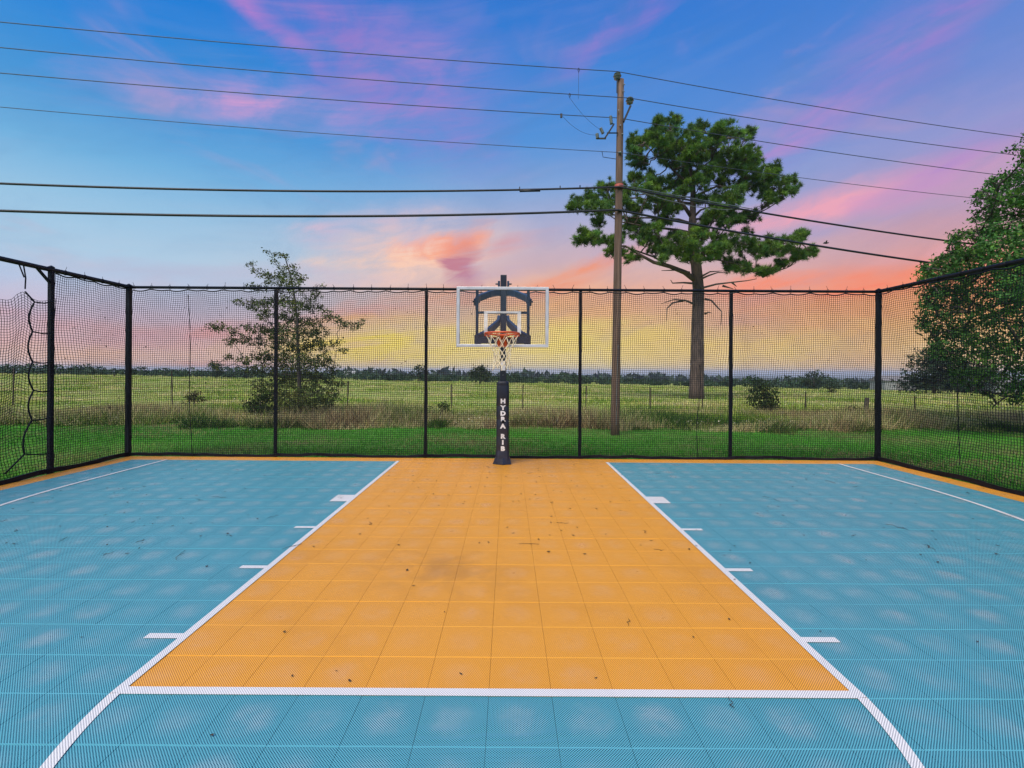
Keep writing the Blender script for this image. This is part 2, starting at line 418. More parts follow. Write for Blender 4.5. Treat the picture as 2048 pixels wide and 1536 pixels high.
yw = t.m('ADD', s.outputs[1], t.m('MULTIPLY', t.m('SUBTRACT', nA, .5), 1.6))
c_ = t.mix(t.step(yw, LAWN_END-.3, LAWN_END+.3), lawn, weed); c_ = t.mix(t.step(yw, 17.5, 20.5), c_, pas); c_ = t.mix(t.step(yw, 150, 240), c_, wood)
t.l.new(c_, b.inputs['Base Color'])
ground = link('ground', mesh_np('ground', V, Fq), gm, smooth=True); tag(ground, 'grassy ground falling away to a far wooded plain', kind='structure')

# ------------------------------------------------------------------ the court: slab, tiles, painted lines
NX = 22; ROW0, ROW1 = -20, 20        # rows counted from the free throw line; row 19 is the orange border behind the baseline
mb = MB(); mb.box((CX-NX*TILE-.05, FT+ROW0*TILE-.05, -.16), (CX+NX*TILE+.05, FT+ROW1*TILE+.05, -.022))
court = mb.build('court', M['slab']); tag(court, 'tiled backyard basketball half court with an orange lane on blue', kind='structure')
def tile_mesh(name, m):
    h = TILE/2-.0007; vs_ = []; n = 4
    for j in range(n+1):
        for i in range(n+1):
            x = -h+2*h*i/n; y = -h+2*h*j/n
            vs_.append((x, y, -.0011*((x/h)**2+(y/h)**2)))
    fs = [(j*(n+1)+i, j*(n+1)+i+1, (j+1)*(n+1)+i+1, (j+1)*(n+1)+i) for j in range(n) for i in range(n)]
    b_ = len(vs_)
    vs_ += [(-h, -h, -.018), (h, -h, -.018), (h, h, -.018), (-h, h, -.018)]
    c4 = [0, n, (n+1)*(n+1)-1, n*(n+1)]
    rims = [list(range(0, n+1)), [n+j*(n+1) for j in range(n+1)], [n*(n+1)+n-i for i in range(n+1)], [(n-j)*(n+1) for j in range(n+1)]]
    for k_ in range(4):
        fs.append(tuple([b_+k_, b_+(k_+1) % 4]+rims[k_][::-1]))
    me = bpy.data.meshes.new(name); me.from_pydata(vs_, [], fs); me.materials.append(m); me.update()
    me.polygons.foreach_set('use_smooth', [True]*(n*n)+[False]*4)
    me.attributes.new('sharp_edge', 'BOOLEAN', 'EDGE')
    ed = {tuple(sorted(e.vertices)): e.index for e in me.edges}
    for rm in rims:
        for a_, b2 in zip(rm, rm[1:]): me.attributes['sharp_edge'].data[ed[tuple(sorted((a_, b2)))]].value = True
    return me
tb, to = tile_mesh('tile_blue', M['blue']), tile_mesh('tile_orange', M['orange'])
def is_orange(i, j):
    return (-6 <= i < 6 and 0 <= j < 19) or j == 19 or i in (-NX, NX-1)
def tz(i, j):                        # tiny unevenness from tile to tile
    return .0006*math.sin(i*12.9+j*78.2)
cells = []
for j in range(ROW0, ROW1):
    for i in range(-NX, NX):
        x, y = CX+(i+.5)*TILE, FT+(j+.5)*TILE
        a_ = 0
        if y > 1.7 and abs((x)/y) < 1.13: a_ = 1/y**3
        cells.append((a_, i, j, x, y))
cells.sort(reverse=True)
for a_, i, j, x, y in cells[:300]:
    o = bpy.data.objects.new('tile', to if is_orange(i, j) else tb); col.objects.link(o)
    o.parent = court; o.location = (x, y, tz(i, j))
    o.rotation_euler = (.0018*math.sin(i*3.3+j*1.7), .0018*math.sin(i*5.1-j*2.3), 0)
for me_, key in ((tb, False), (to, True)):
    bv = np.array([v.co[:] for v in me_.vertices]); bf = [tuple(p.vertices) for p in me_.polygons]; bs = [p.use_smooth for p in me_.polygons]
    V = []; Fs = []; S_ = []
    for a_, i, j, x, y in cells[300:]:
        if is_orange(i, j) != key: continue
        k = len(V)*len(bv)
        tx, ty = .0018*math.sin(i*3.3+j*1.7), .0018*math.sin(i*5.1-j*2.3)
        q = bv+np.array((x, y, tz(i, j))); q[:, 2] += bv[:, 1]*tx-bv[:, 0]*ty
        V.append(q); Fs += [tuple(v+k for v in f) for f in bf]; S_ += bs
    me = bpy.data.meshes.new('far_tiles'); me.from_pydata(np.concatenate(V).tolist(), [], Fs); me.update()
    me.polygons.foreach_set('use_smooth', S_)
    me.set_sharp_from_angle(angle=R(30))
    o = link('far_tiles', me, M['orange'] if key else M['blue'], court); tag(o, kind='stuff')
ZL = .0035
def strip(name, pts_in, pts_out):
    n = len(pts_in); V = [(*p, ZL) for p in pts_in]+[(*p, ZL) for p in pts_out]
    f = [(i, i+1, n+i+1, n+i) for i in range(n-1)]
    me = bpy.data.meshes.new(name); me.from_pydata(V, [], f); me.update()
    if me.polygons[0].normal.z < 0: me.flip_normals()
    return link(name, me, M['line'], court)
LW = .0508
def seg(name, x0, x1, y0, y1): return strip(name, [(x0, y0), (x0, y1)], [(x1, y0), (x1, y1)])
HW = 6*TILE-.004
seg('free_throw_line', CX-HW+LW, CX+HW-LW, FT-.006, FT+LW-.004)
for s_ in (-1, 1):
    seg('lane_line', min(CX+s_*(HW-LW), CX+s_*HW), max(CX+s_*(HW-LW), CX+s_*HW), FT, BASE)
    # lane marks measured from the photograph: one block and four short hash marks each side
    for yy, dp, ln in ((5.69, .29, .21), (4.63, .052, .2), (3.69, .052, .2), (2.73, .052, .2)):
        if dp: seg('lane_block' if dp > .1 else 'lane_mark', min(CX+s_*HW, CX+s_*(HW+ln)), max(CX+s_*HW, CX+s_*(HW+ln)), yy-dp/2, yy+dp/2)
def arc(name, cx, cy, r, a0, a1, n, w_=LW):
    A = [a0+(a1-a0)*i/n for i in range(n+1)]
    return strip(name, [(cx+(r-w_)*math.cos(a), cy+(r-w_)*math.sin(a)) for a in A], [(cx+r*math.cos(a), cy+r*math.sin(a)) for a in A])
FR_ = math.hypot(HW, .15); FA_ = math.asin(.15/FR_)
arc('free_throw_arc', CX, FT+.15, FR_, math.pi+FA_+.002, 2*math.pi-FA_-.002, 64)
TP = 19*TILE+.03; BY = BASE-1.6
for s_ in (-1, 1):
    seg('three_point_line', min(CX+s_*(TP-LW), CX+s_*TP), max(CX+s_*(TP-LW), CX+s_*TP), BY, BASE)
arc('three_point_line', CX, BY, TP, math.pi+.0005, 2*math.pi-.0005, 96)

# ------------------------------------------------------------------ net fences
FY = BASE+TILE+.07                   # back fence plane
FXL, FXR = CX-NX*TILE-.06, CX+NX*TILE+.06
FH = 3.06
PITCH = .0375
def tubes(P, r, ax1, ax2):           # P: (strands, points, 3); triangular section
    S_, n, _ = P.shape
    offs = [np.array(ax1)*math.cos(a)*r+np.array(ax2)*math.sin(a)*r for a in (0, 2.094, 4.189)]
    V = np.stack([P+o for o in offs], axis=2)          # S,n,3,3
    idx = np.arange(S_*n*3).reshape(S_, n, 3)
    fl = []
    for k in range(3):
        k2 = (k+1) % 3
        fl.append(np.stack([idx[:, :-1, k], idx[:, :-1, k2], idx[:, 1:, k2], idx[:, 1:, k]], axis=-1).reshape(-1, 4))
    return V.reshape(-1, 3), np.concatenate(fl)
def net_mesh(name, A, B, top, bot, nrm, parent, pitch=PITCH, r=.0036, bulge=.06, seed=0, ztop=None, posts=()):
    """square mesh hung between A and B (x,y), sagging between its ties"""
    A = np.array(A, float); B = np.array(B, float); L = np.linalg.norm(B-A); dv = (B-A)/L; nrm = np.array(nrm, float)
    nu, nvv = int(L/pitch), int((top-bot)/pitch)
    def pos(u, v):
        sl = np.zeros_like(u); w_ = np.ones_like(u)
        hh = (v-bot)/(top-bot)
        tp = np.full_like(u, top) if ztop is None else ztop(u)
        zz = bot+hh*(tp-bot)
        sag = .022*np.abs(np.sin(math.pi*u/.33))*np.clip((hh-.72)/.28, 0, 1)**2+.012*np.sin(u*2.3+seed)*hh*(1-hh)*4+.009*np.sin(u*9+seed*2+hh*5)*hh
        uu = u+.016*np.sin(v*2.1+u*.8+seed)+.010*np.sin(v*5.3+u*2.2+seed*3)+.004*np.sin(v*17+u*13)
        out = bulge*np.sin(math.pi*np.clip(hh, 0, 1))*(np.sin(u*.9+seed)+.6*np.sin(u*2.3+v*1.3+seed*1.7))+.014*np.sin(u*7+v*3+seed)
        # tied in at each post
        for p_ in posts:
            k_ = np.exp(-((u-p_)/.18)**2); out = out*(1-k_)+.04*k_
        P = np.zeros(u.shape+(3,))
        P[..., 0] = A[0]+dv[0]*uu+nrm[0]*out; P[..., 1] = A[1]+dv[1]*uu+nrm[1]*out; P[..., 2] = zz-sag
        return P
    nu_, nv_ = max(2, nu), max(2, nvv)
    U = np.linspace(0, L, nu_+1); Vv = np.linspace(bot, top, 44)
    u, v = np.meshgrid(U, Vv, indexing='ij'); Pv = pos(u, v)
    Uh = np.linspace(0, L, int(nu_/1.6)); Vh = np.linspace(bot, top, nv_+1)
    v2, u2 = np.meshgrid(Vh, Uh, indexing='ij'); Ph = pos(u2, v2)
    V1, F1 = tubes(Pv, r, (dv[0], dv[1], 0), (nrm[0], nrm[1], 0)); V2, F2 = tubes(Ph, r, (0, 0, 1), (nrm[0], nrm[1], 0))
    V = np.concatenate([V1, V2])-np.array(parent.location); Fc = np.concatenate([F1, F2+len(V1)])
    o = link(name, mesh_np(name, V, Fc), M['net'], parent); tag(o, kind='stuff')
    return pos
def post(parent, x, y, w_, h, cap=True):
    m = MB().box((x-w_/2, y-w_/2, -.12), (x+w_/2, y+w_/2, h))
    if cap: m.add([(x-w_*.6, y-w_*.6, h), (x+w_*.6, y-w_*.6, h), (x+w_*.6, y+w_*.6, h), (x-w_*.6, y+w_*.6, h), (x, y, h+w_*.5)], [(0, 1, 4), (1, 2, 4), (2, 3, 4), (3, 0, 4), (3, 2, 1, 0)])
    return m.build('post', M['black'], parent, bevel=.004)
def tie(parent, x, y, z, along):
    m = MB(); a = Vector((along[0], along[1], 0)); n_ = Vector((-along[1], along[0], 0)); c0 = Vector((x, y, z))
    pts = [c0+n_*(.034*math.cos(t_))+Vector((0, 0, .038*math.sin(t_))) for t_ in [k*math.pi/5 for k in range(10)]]
    m.tube(pts, .004, 4, closed=True)
    tail = a*rnd.uniform(-.03, .03)+Vector((0, 0, rnd.uniform(.03, .065)))
    m.tube([c0+Vector((0, 0, .036)), c0+Vector((0, 0, .036))+tail], .0035, 4)
    return m.build('tie', M['black'], parent)
def hem(parent, pts, name='bottom_hem', w_=.05):
    m = MB().bar(pts, .022, w_, side=(0, 1, 0) if abs(pts[0][0]-pts[-1][0]) > abs(pts[0][1]-pts[-1][1]) else (1, 0, 0))
    return m.build(name, M['black'], parent)
def drape(parent, pos, L, top):
    """head rope threaded through the top meshes, hanging in small swags between the ties"""
    u = np.linspace(0, L, int(L/.045)); P = pos(u, np.full_like(u, top))
    MB().tube([tuple(p) for p in P], .011, 5).build('head_rope', M['black'], parent)
def specks(parent, pos, L, n, lo, hi):
    V = []; Fc = []
    for k in range(n):
        u = np.array([rnd.uniform(.1, L-.1)]); v = np.array([lo+(hi-lo)*rnd.random()**1.2]); c = Vector(pos(u, v)[0]); s_ = rnd.uniform(.006, .015)*(1.9 if rnd.random() < .08 else 1)
        a = Vector((rnd.uniform(-1, 1), rnd.uniform(-1, 1), rnd.uniform(-1, 1))).normalized(); b2 = a.orthogonal().normalized()
        i = len(V); V += [c+a*s_, c+b2*s_*.5, c-a*s_, c-b2*s_*.5]; Fc.append((i, i+1, i+2, i+3))
    V = np.array([tuple(v) for v in V])-np.array(parent.location)
    tag(link('net_specks', mesh_np('net_specks', V, Fc), M['deadleaf'], parent), kind='stuff')  # caught leaf bits, with extra specks added for a dark speckled look

# back fence
fb = empty('net_fence', ((FXL+FXR)/2, FY, 0))
tag(fb, 'tall black netting fence with six posts behind the hoop', 'fence')
bxs = [px(X_, 917, FY).x for X_ in (548, 850, 1160, 1463)]
for x in bxs: post(fb, x, FY+.05, .052, FH, False)
for x in (FXL, FXR): post(fb, x, FY, .07, FH+.01)
MB().tube([(FXL, FY+.02, FH-.02), (0, FY+.02, FH-.02), (FXR, FY+.02, FH-.02)], .025, 10).build('top_rail', M['black'], fb, True)
LB = FXR-FXL-.12
pf = net_mesh('netting', (FXL+.06, FY-.03), (FXR-.06, FY-.03), FH-.075, .03, (0, -1), fb, bulge=.04, seed=1.3, posts=[x-FXL for x in bxs])
drape(fb, pf, LB, FH-.07)
for k in range(int(LB/.33)+1): tie(fb, FXL+.08+k*.33+rnd.uniform(-.02, .02), FY+.02, FH-.02, (1, 0))
hem(fb, [(FXL+.05+(LB+.02)*k/70, FY-.04-.02*math.sin(k*.6)-.012*math.sin(k*1.7), .028+.012*math.sin(k*.45)+.008*math.sin(k*1.9)) for k in range(71)])
specks(fb, pf, LB, 650, .9, 2.7)
for X_, X2, y0 in ((376, 384, 590), (1399, 1394, 730)):
    a0, a1 = px(X_, y0, FY-.06), px(X2, 917, FY-.06)
    MB().tube([a0.lerp(a1, k/14)+Vector((.02*math.sin(k*.5), 0, 0)) for k in range(15)], .006, 5).build('seam_rope', M['black'], fb)
# right fence
YN = -2.5
fr_ = empty('net_fence', (FXR, 2.9, 0)); tag(fr_, 'black netting fence running along the right side of the court', 'fence')
MB().tube([(FXR, FY-.05, FH-.02), (FXR, 3, FH-.02), (FXR, YN, FH-.02)], .034, 10).build('top_rail', M['black'], fr_, True)
for y in (4.4, .4): post(fr_, FXR+.06, y, .06, FH, False)
pr = net_mesh('netting', (FXR-.03, FY-.06), (FXR-.03, YN), FH-.06, .03, (-1, 0), fr_, bulge=.05, seed=4.1)
drape(fr_, pr, FY-.06-YN, FH-.06)
for k in range(int((FY-YN)/.33)): tie(fr_, FXR, FY-.2-k*.33+rnd.uniform(-.02, .02), FH-.02, (0, 1))
hem(fr_, [(FXR-.05-.02*math.sin(k*.7), FY-.07-(FY-YN-.1)*k/60, .035+.014*math.sin(k*.9)) for k in range(61)], w_=.07)
specks(fr_, pr, 5.5, 200, .6, 2.6)
MB().tube([px(1915, 760, 6.95)+Vector((0, 0, 0))*k for k in (0,)]+[px(1916, 830, 6.95), px(1920, 930, 6.95)], .006, 5).build('seam_rope', M['black'], fr_)
# left fence with its laced opening
fl_ = empty('net_fence', (FXL, 2.9, 0)); tag(fl_, 'black netting fence on the left with a laced opening', 'fence')
YP = 6.98
MB().tube([(FXL, FY-.05, FH-.02), (FXL, 3, FH-.02), (FXL, YN, FH-.02)], .034, 10).build('top_rail', M['black'], fl_, True)
post(fl_, FXL, YP, .058, FH+.02)
post(fl_, FXL-.06, 3.6, .07, FH, False)
MB().bar([(FXL, YP-.03, FH-.21), (FXL, YP-.22, FH-.03)], .03, .03).build('brace', M['black'], fl_)
pl = net_mesh('netting', (FXL+.02, FY-.06), (FXL+.02, YP+.03), FH-.06, .03, (1, 0), fl_, bulge=.05, seed=2.2)
drape(fl_, pl, FY-.09-YP, FH-.06)
for k in range(4): tie(fl_, FXL, FY-.22-k*.33, FH-.02, (0, 1))
def ztop(u): return 2.60-.10*np.clip(u/.42, 0, 1)+.16*np.exp(-((u-.44)/.10)**2)+.0*u-.06*np.clip((u-.5), 0, 2)
po = net_mesh('netting', (FXL+.03, YP-.03), (FXL+.10, 2.2), 2.6, .03, (1, 0), fl_, bulge=.07, seed=5.5, ztop=ztop, posts=[0.0, .15])
def lp(x, y, d_=0): # point on the left net plane
    Yd = FXL/((x-1016)/F); return px(x, y, Yd)+Vector((.05+d_, 0, 0))
kn = [(43, 583), (62, 604), (58, 663), (58, 724), (60, 781), (57, 840), (42, 908)]
rope = [lp(*kn[0]), lp(*kn[1])]
for (x0, y0), (x1, y1) in zip(kn[1:], kn[2:]):
    for k in range(1, 11):
        s_ = k/10; rope.append(lp(x0+(x1-x0)*s_-9*math.sin(math.pi*s_), y0+(y1-y0)*s_))
rope += [lp(25, 925), lp(2, 948)]
MB().tube(rope, .011, 6).build('lacing_rope', M['black'], fl_, True)
for (x, y), yy in zip(kn[1:], (603, 666, 723, 781, 832, 905)):
    MB().tube([lp(x, y), lp((x+102)/2, (y+yy)/2+3), Vector((FXL+.04, YP, lp(103, yy).z))], .010, 6).build('lacing_strap', M['black'], fl_, True)
yh = lp(43, 545).y
MB().tube([(FXL, yh+.02, FH-.05), (FXL+.04, yh+.01, FH-.22), lp(43, 578)], .009, 5).tube([(FXL, yh-.04, FH-.05), (FXL+.04, yh-.01, FH-.22)], .009, 5).build('hanging_strap', M['black'], fl_)
hem(fl_, [(FXL+.06+.02*math.sin(k*.7), FY-.07-(FY-YN-.1)*k/60, .035+.014*math.sin(k*.9)) for k in range(61)], w_=.07)
specks(fl_, pl, 1.3, 90, .8, 2.6)

# ------------------------------------------------------------------ basketball hoop
BX = CX; PY = BASE-.13; BDY = 6.82
hoop = empty('basketball_hoop', (BX, PY, 0)); tag(hoop, 'basketball hoop with clear backboard on a black padded post', 'basketball hoop')
MB().box((BX-.052, PY-.052, .02), (BX+.052, PY+.052, 3.19)).build('post', M['polesteel'], hoop, bevel=.008)
def rsq(c, hx, hy, z, r, n=5):
    out = []
    for sx, sy, a0 in ((1, 1, 0), (-1, 1, 90), (-1, -1, 180), (1, -1, 270)):
        for k in range(n+1):
            a = R(a0+90*k/n); out.append((c[0]+sx*(hx-r)+r*math.cos(a), c[1]+sy*(hy-r)+r*math.sin(a), z))
    return out
prof = [(.03, .128), (.06, .124), (.10, .119), (.22, .109), (.235, .106), (.25, .109), (.45, .106), (.47, .103), (.49, .107), (.74, .106), (.755, .102), (.77, .107),
        (.96, .106), (.975, .101), (.99, .107), (1.31, .106), (1.325, .100), (1.34, .104), (1.375, .101), (1.395, .085)]
V = []; Fs = []
for z, h in prof: V += rsq((BX, PY), h, h, z, min(.055, h*.55))
n = 24
for i in range(len(prof)-1):
    for k in range(n): Fs.append((i*n+k, i*n+(k+1) % n, (i+1)*n+(k+1) % n, (i+1)*n+k))
Fs.append(tuple((len(prof)-1)*n+k for k in range(n)))
me = bpy.data.meshes.new('post_pad'); me.from_pydata(V, [], Fs); me.transform(local(hoop)); pad = link('post_pad', me, M['pad'], hoop, True)
MB().add([(BX-.165, PY-.09, .006), (BX+.01, PY-.16, .006), (BX+.15, PY-.11, .006), (BX+.14, PY+.11, .006), (BX-.14, PY+.11, .006),
          (BX-.13, PY-.09, .10), (BX+.0, PY-.13, .11), (BX+.13, PY-.09, .10), (BX+.12, PY+.10, .10), (BX-.12, PY+.10, .10)],
         [(0, 1, 6, 5), (1, 2, 7, 6), (2, 3, 8, 7), (3, 4, 9, 8), (4, 0, 5, 9), (5, 6, 7, 8, 9)]).build('pad_skirt', M['pad'], hoop)
for k in (.235, .47, .755, .975): pass
def letter(ch, z, size=.071):
    cu = bpy.data.curves.new('letter', 'FONT'); cu.body = ch; cu.size = size*1.38; cu.align_x = 'CENTER'; cu.extrude = .0015; cu.offset = .0068; cu.resolution_u = 4
    o = bpy.data.objects.new('tmp_letter', cu); col.objects.link(o)
    dg = bpy.context.evaluated_depsgraph_get(); me = bpy.data.meshes.new_from_object(o.evaluated_get(dg)); bpy.data.objects.remove(o)
    me.materials.clear(); me.name = 'letter'
    me.transform(Matrix.Translation((BX+.004, PY-.1085, z-size/2)) @ Matrix.Rotation(math.pi/2, 4, 'X') @ Matrix.Scale(1.15, 4, (1, 0, 0)))
    me.transform(local(hoop)); lo_ = link('letter', me, M['white'], hoop); lo_.parent = pad
    return lo_
for ch, y in zip('HYDRARIB', (802, 815, 826.5, 838, 852, 872.5, 884.5, 897)):
    letter(ch, px(1006, y, PY-.11).z)
zb = px(1006, 843, PY-.11).z
bd = MB().lathe((BX+.006, PY-.106, zb), [(.026, 0), (.026, .012), (.02, .015)], 16, (0, -1, 0)).build('badge', M['black'], hoop, True)
MB().lathe((BX+.006, PY-.121, zb), [(.010, 0), (.010, .003)], 10, (0, -1, 0)).build('badge_mark', M['rim'], bd)
z0, z1 = px(1005, 741, PY-.06).z, px(1005, 722, PY-.06).z
MB().box((BX-.040, PY-.058, z0), (BX+.040, PY-.053, z1)).build('height_sticker', M['white'], hoop)
MB().lathe((BX, PY-.052, px(1005, 750, PY).z), [(.008, 0), (.008, .012)], 8, (0, -1, 0)).build('bolt', M['galv'], hoop)
# backboard
zt_, zb_ = px(1005, 574, BDY).z, px(1005, 694.5, BDY).z
HWB = 184/F*BDY/2
MB().box((BX-HWB+.02, BDY, zb_+.02), (BX+HWB-.02, BDY+.012, zt_-.02)).build('glass', M['glass'], hoop)
for nm, a, b_ in (('frame_rail', (BX-HWB, BDY-.02, zt_-.042), (BX+HWB, BDY+.03, zt_)), ('frame_rail', (BX-HWB, BDY-.02, zb_), (BX+HWB, BDY+.03, zb_+.042)),
                  ('frame_rail', (BX-HWB, BDY-.02, zb_+.042), (BX-HWB+.046, BDY+.03, zt_-.042)), ('frame_rail', (BX+HWB-.046, BDY-.02, zb_+.042), (BX+HWB, BDY+.03, zt_-.042))):
    MB().box(a, b_).build(nm, M['alu'], hoop, bevel=.004)
ys_t, ys_b = px(1005, 622.5, BDY).z, px(1005, 668, BDY).z
tx0, tx1 = px(968, 640, BDY).x, px(1042, 640, BDY).x
TGT = [((tx0, ys_t-.03), (tx1, ys_t)), ((tx0, ys_b), (tx0+.052, ys_t-.03)), ((tx1-.052, ys_b), (tx1, ys_t-.03))]
for (xa, za), (xb, zb2) in TGT: MB().box((xa, BDY-.0045, za), (xb, BDY-.001, zb2)).build('target_line', M['etch'], hoop)
# mounting frame behind the glass
VX = 51.5/F*BDY
for s_ in (-1, 1):
    MB().box((BX+s_*VX-.021, BDY+.032, px(1005, 689, BDY).z), (BX+s_*VX+.021, BDY+.075, px(1005, 580.5, BDY).z)).build('upright', M['navy'], hoop, bevel=.004)
    # upper arm
    pa = [Vector((BX+s_*.075, PY, px(1005, 586, PY).z)), Vector((BX+s_*.10, PY-.22, px(1005, 585, PY-.22).z)), Vector((BX+s_*.21, PY-.6, px(1005, 588, PY-.6).z)),
          Vector((BX+s_*(VX-.02), BDY+.22, px(1005, 596, BDY+.22).z)), Vector((BX+s_*(VX+.03), BDY+.09, px(1005, 604, BDY).z))]
    MB().bar(pa, .05, [.10, .10, .10, .105, .11]).build('upper_arm', M['navy'], hoop, bevel=.005)
    # lower arm
    pb = [Vector((BX+s_*.075, PY-.02, px(1005, 636, PY).z)), Vector((BX+s_*.085, PY-.16, px(1005, 646, PY-.1).z)), Vector((BX+s_*.20, PY-.50, px(1005, 660, PY-.5).z)),
          Vector((BX+s_*(VX-.10), BDY+.30, px(1005, 672, BDY+.3).z)), Vector((BX+s_*(VX+.02), BDY+.09, px(1005, 681, BDY).z))]
    MB().bar(pb, .05, [.10, .11, .13, .16, .17]).build('lower_arm', M['navy'], hoop, bevel=.005)
    for z, nm in ((px(1005, 586, PY).z, 'arm_bracket'), (px(1005, 638, PY).z, 'arm_bracket'), (px(1005, 568, PY).z, 'arm_bracket')):
        MB().cbox((BX+s_*.078, PY, z), (.018, .05, .045)).build(nm, M['navy'], hoop, bevel=.004)
    MB().lathe((BX+s_*.09, PY, px(1005, 568, PY).z), [(.014, 0), (.014, .03), (.008, .05)], 8, (s_, 0, 0)).build('bolt', M['polesteel'], hoop)
    MB().lathe((BX+s_*(VX+.03), BDY+.06, px(1005, 602, BDY).z), [(.013, 0), (.013, .04)], 8, (s_, 0, 0)).build('bolt', M['polesteel'], hoop)
zc = px(1005, 624.5, BDY).z
MB().box((BX-VX+.017, BDY+.034, zc-.018), (BX+VX-.017, BDY+.07, zc+.014)).build('cross_bar', M['navy'], hoop, bevel=.004)
zd = px(1005, 680, BDY).z
MB().box((BX-VX+.017, BDY+.034, zd-.05), (BX+VX-.017, BDY+.075, zd+.045)).build('cross_bar', M['navy'], hoop, bevel=.004)
# rim
RR, RY, RZ = .238, BDY-.155-.23, 2.085
MB().tube([(BX+RR*math.cos(a), RY+RR*math.sin(a), RZ) for a in [2*math.pi*k/40 for k in range(40)]], .0115, 8, closed=True).build('rim', M['rim'], hoop, True)
MB().box((BX-.075, BDY-.03, RZ-.165), (BX+.075, BDY-.021, RZ+.012)).add(
    [(BX-.10, BDY-.03, RZ-.012), (BX+.10, BDY-.03, RZ-.012), (BX+.10, RY+RR*.9, RZ-.014), (BX-.10, RY+RR*.9, RZ-.014),
     (BX-.10, BDY-.03, RZ+.006), (BX+.10, BDY-.03, RZ+.006), (BX+.10, RY+RR*.9, RZ+.004), (BX-.10, RY+RR*.9, RZ+.004)],
    [(0, 3, 2, 1), (4, 5, 6, 7), (0, 1, 5, 4), (1, 2, 6, 5), (2, 3, 7, 6), (3, 0, 4, 7)]).add(
    [(BX-.07, BDY-.03, RZ-.14), (BX-.02, BDY-.16, RZ-.014), (BX-.06, BDY-.03, RZ-.012), (BX-.05, BDY-.03, RZ-.14), (BX, BDY-.16, RZ-.014), (BX-.04, BDY-.03, RZ-.012)],
    [(0, 1, 2), (3, 5, 4), (0, 3, 4, 1), (1, 4, 5, 2)]).add(
    [(BX+.07, BDY-.03, RZ-.14), (BX+.02, BDY-.16, RZ-.014), (BX+.06, BDY-.03, RZ-.012), (BX+.05, BDY-.03, RZ-.14), (BX, BDY-.16, RZ-.014), (BX+.04, BDY-.03, RZ-.012)],
    [(2, 1, 0), (4, 5, 3), (1, 4, 3, 0), (2, 5, 4, 1)]).build('rim_bracket', M['rim'], hoop)
MB().tube([(BX-RR, RY, RZ-.03), (BX-RR*.72, RY+RR*.74, RZ-.035), (BX-.09, BDY-.035, RZ-.04)], .009, 6).tube(
    [(BX+RR, RY, RZ-.03), (BX+RR*.72, RY+RR*.74, RZ-.035), (BX+.09, BDY-.035, RZ-.04)], .009, 6).build('rim_support', M['rim'], hoop, True)
for k in range(12):
    a = 2*math.pi*(k+.5)/12
    MB().tube([(BX+(RR+.004)*math.cos(a+q), RY+(RR+.004)*math.sin(a+q), RZ-.012-zz_) for q, zz_ in ((-.05, 0), (-.03, .018), (.03, .018), (.05, 0))], .004, 5).build('net_hook', M['rim'], hoop)
m = MB(); rows = [(0, .232), (.11, .185), (.19, .135), (.245, .112), (.295, .106), (.345, .108), (.395, .116), (.44, .124)]
def npnt(row, ang):
    z, r_ = rows[row]
    j = .006*math.sin(ang*5+row*2.1)
    return Vector((BX+(r_+j)*math.cos(ang), RY+(r_+j)*math.sin(ang), RZ-.025-z+.012*math.sin(ang*3+row)))
for k in range(12):
    for row in range(len(rows)-1):
        a0 = 2*math.pi*(k+.5*(row % 2)+.5)/12
        for dlt in (.5, -.5):
            a1 = a0+2*math.pi*dlt/12
            p0, p1 = npnt(row, a0), npnt(row+1, a1); pm = (p0+p1)/2
            cen = Vector((BX, RY, pm.z)); pm = pm+(pm-cen).normalized()*(.006 if row else -.012)
            m.tube([p0, pm, p1], .0042, 4, cap=False)
    row = len(rows)-1; a0 = 2*math.pi*(k+.5*(row % 2)+.5)/12; p0 = npnt(row, a0)
    m.tube([p0, p0+Vector((.01*math.sin(k*2.2), .008*math.cos(k*1.3), -.02-.012*(k % 3)))], .0045, 4)
m.build('hoop_net', M['cord'], hoop, True)

# ------------------------------------------------------------------ utility pole and its lines
UY = 12.0
ub, ut = px(1229.5, 868, UY), px(1241.5, 160, UY)
ub.z = zt(ub.x, UY)-.3
up_ = empty('utility_pole', (ub.x, UY, zt(ub.x, UY))); tag(up_, 'tall weathered wooden utility pole carrying cables behind the net fence', 'utility pole')
MB().tube([ub.lerp(ut, k/12) for k in range(13)], [.118-.036*k/12 for k in range(13)], 16).build('shaft', M['pole'], up_, True)
def pp(x, y, dy=0.0): return px(x, y, UY+dy)
INS = [(.02, -.02), (.028, .0), (.085, .02), (.05, .045), (.055, .06), (.105, .085), (.055, .11), (.06, .125), (.085, .14), (.05, .165), (.03, .18)]
MB().lathe(pp(1234.5, 159, -.05), [(r_, z) for r_, z in INS], 14).build('insulator', M['porcelain'], up_, True)
MB().bar([pp(1234, 186, -.08), pp(1234.5, 156, -.08)], .03, .02).build('insulator_bracket', M['cable'], up_)
MB().lathe(pp(1259.5, 208, -.02), [(r_, z) for r_, z in INS], 14).build('insulator', M['porcelain'], up_, True)
MB().bar([pp(1247, 244, -.05), pp(1261, 212, -.05)], .05, .07).build('insulator_arm', M['cable'], up_)
MB().bar([pp(1228, 248, -.1), pp(1218, 264, -.1), pp(1210, 276, -.1)], .035, .05).bar([pp(1212, 277, -.1), pp(1194, 277, -.1)], .03, .035).bar([pp(1236, 266, -.08), pp(1214, 266, -.1)], .03, .03).build('cutout_bracket', M['cable'], up_)
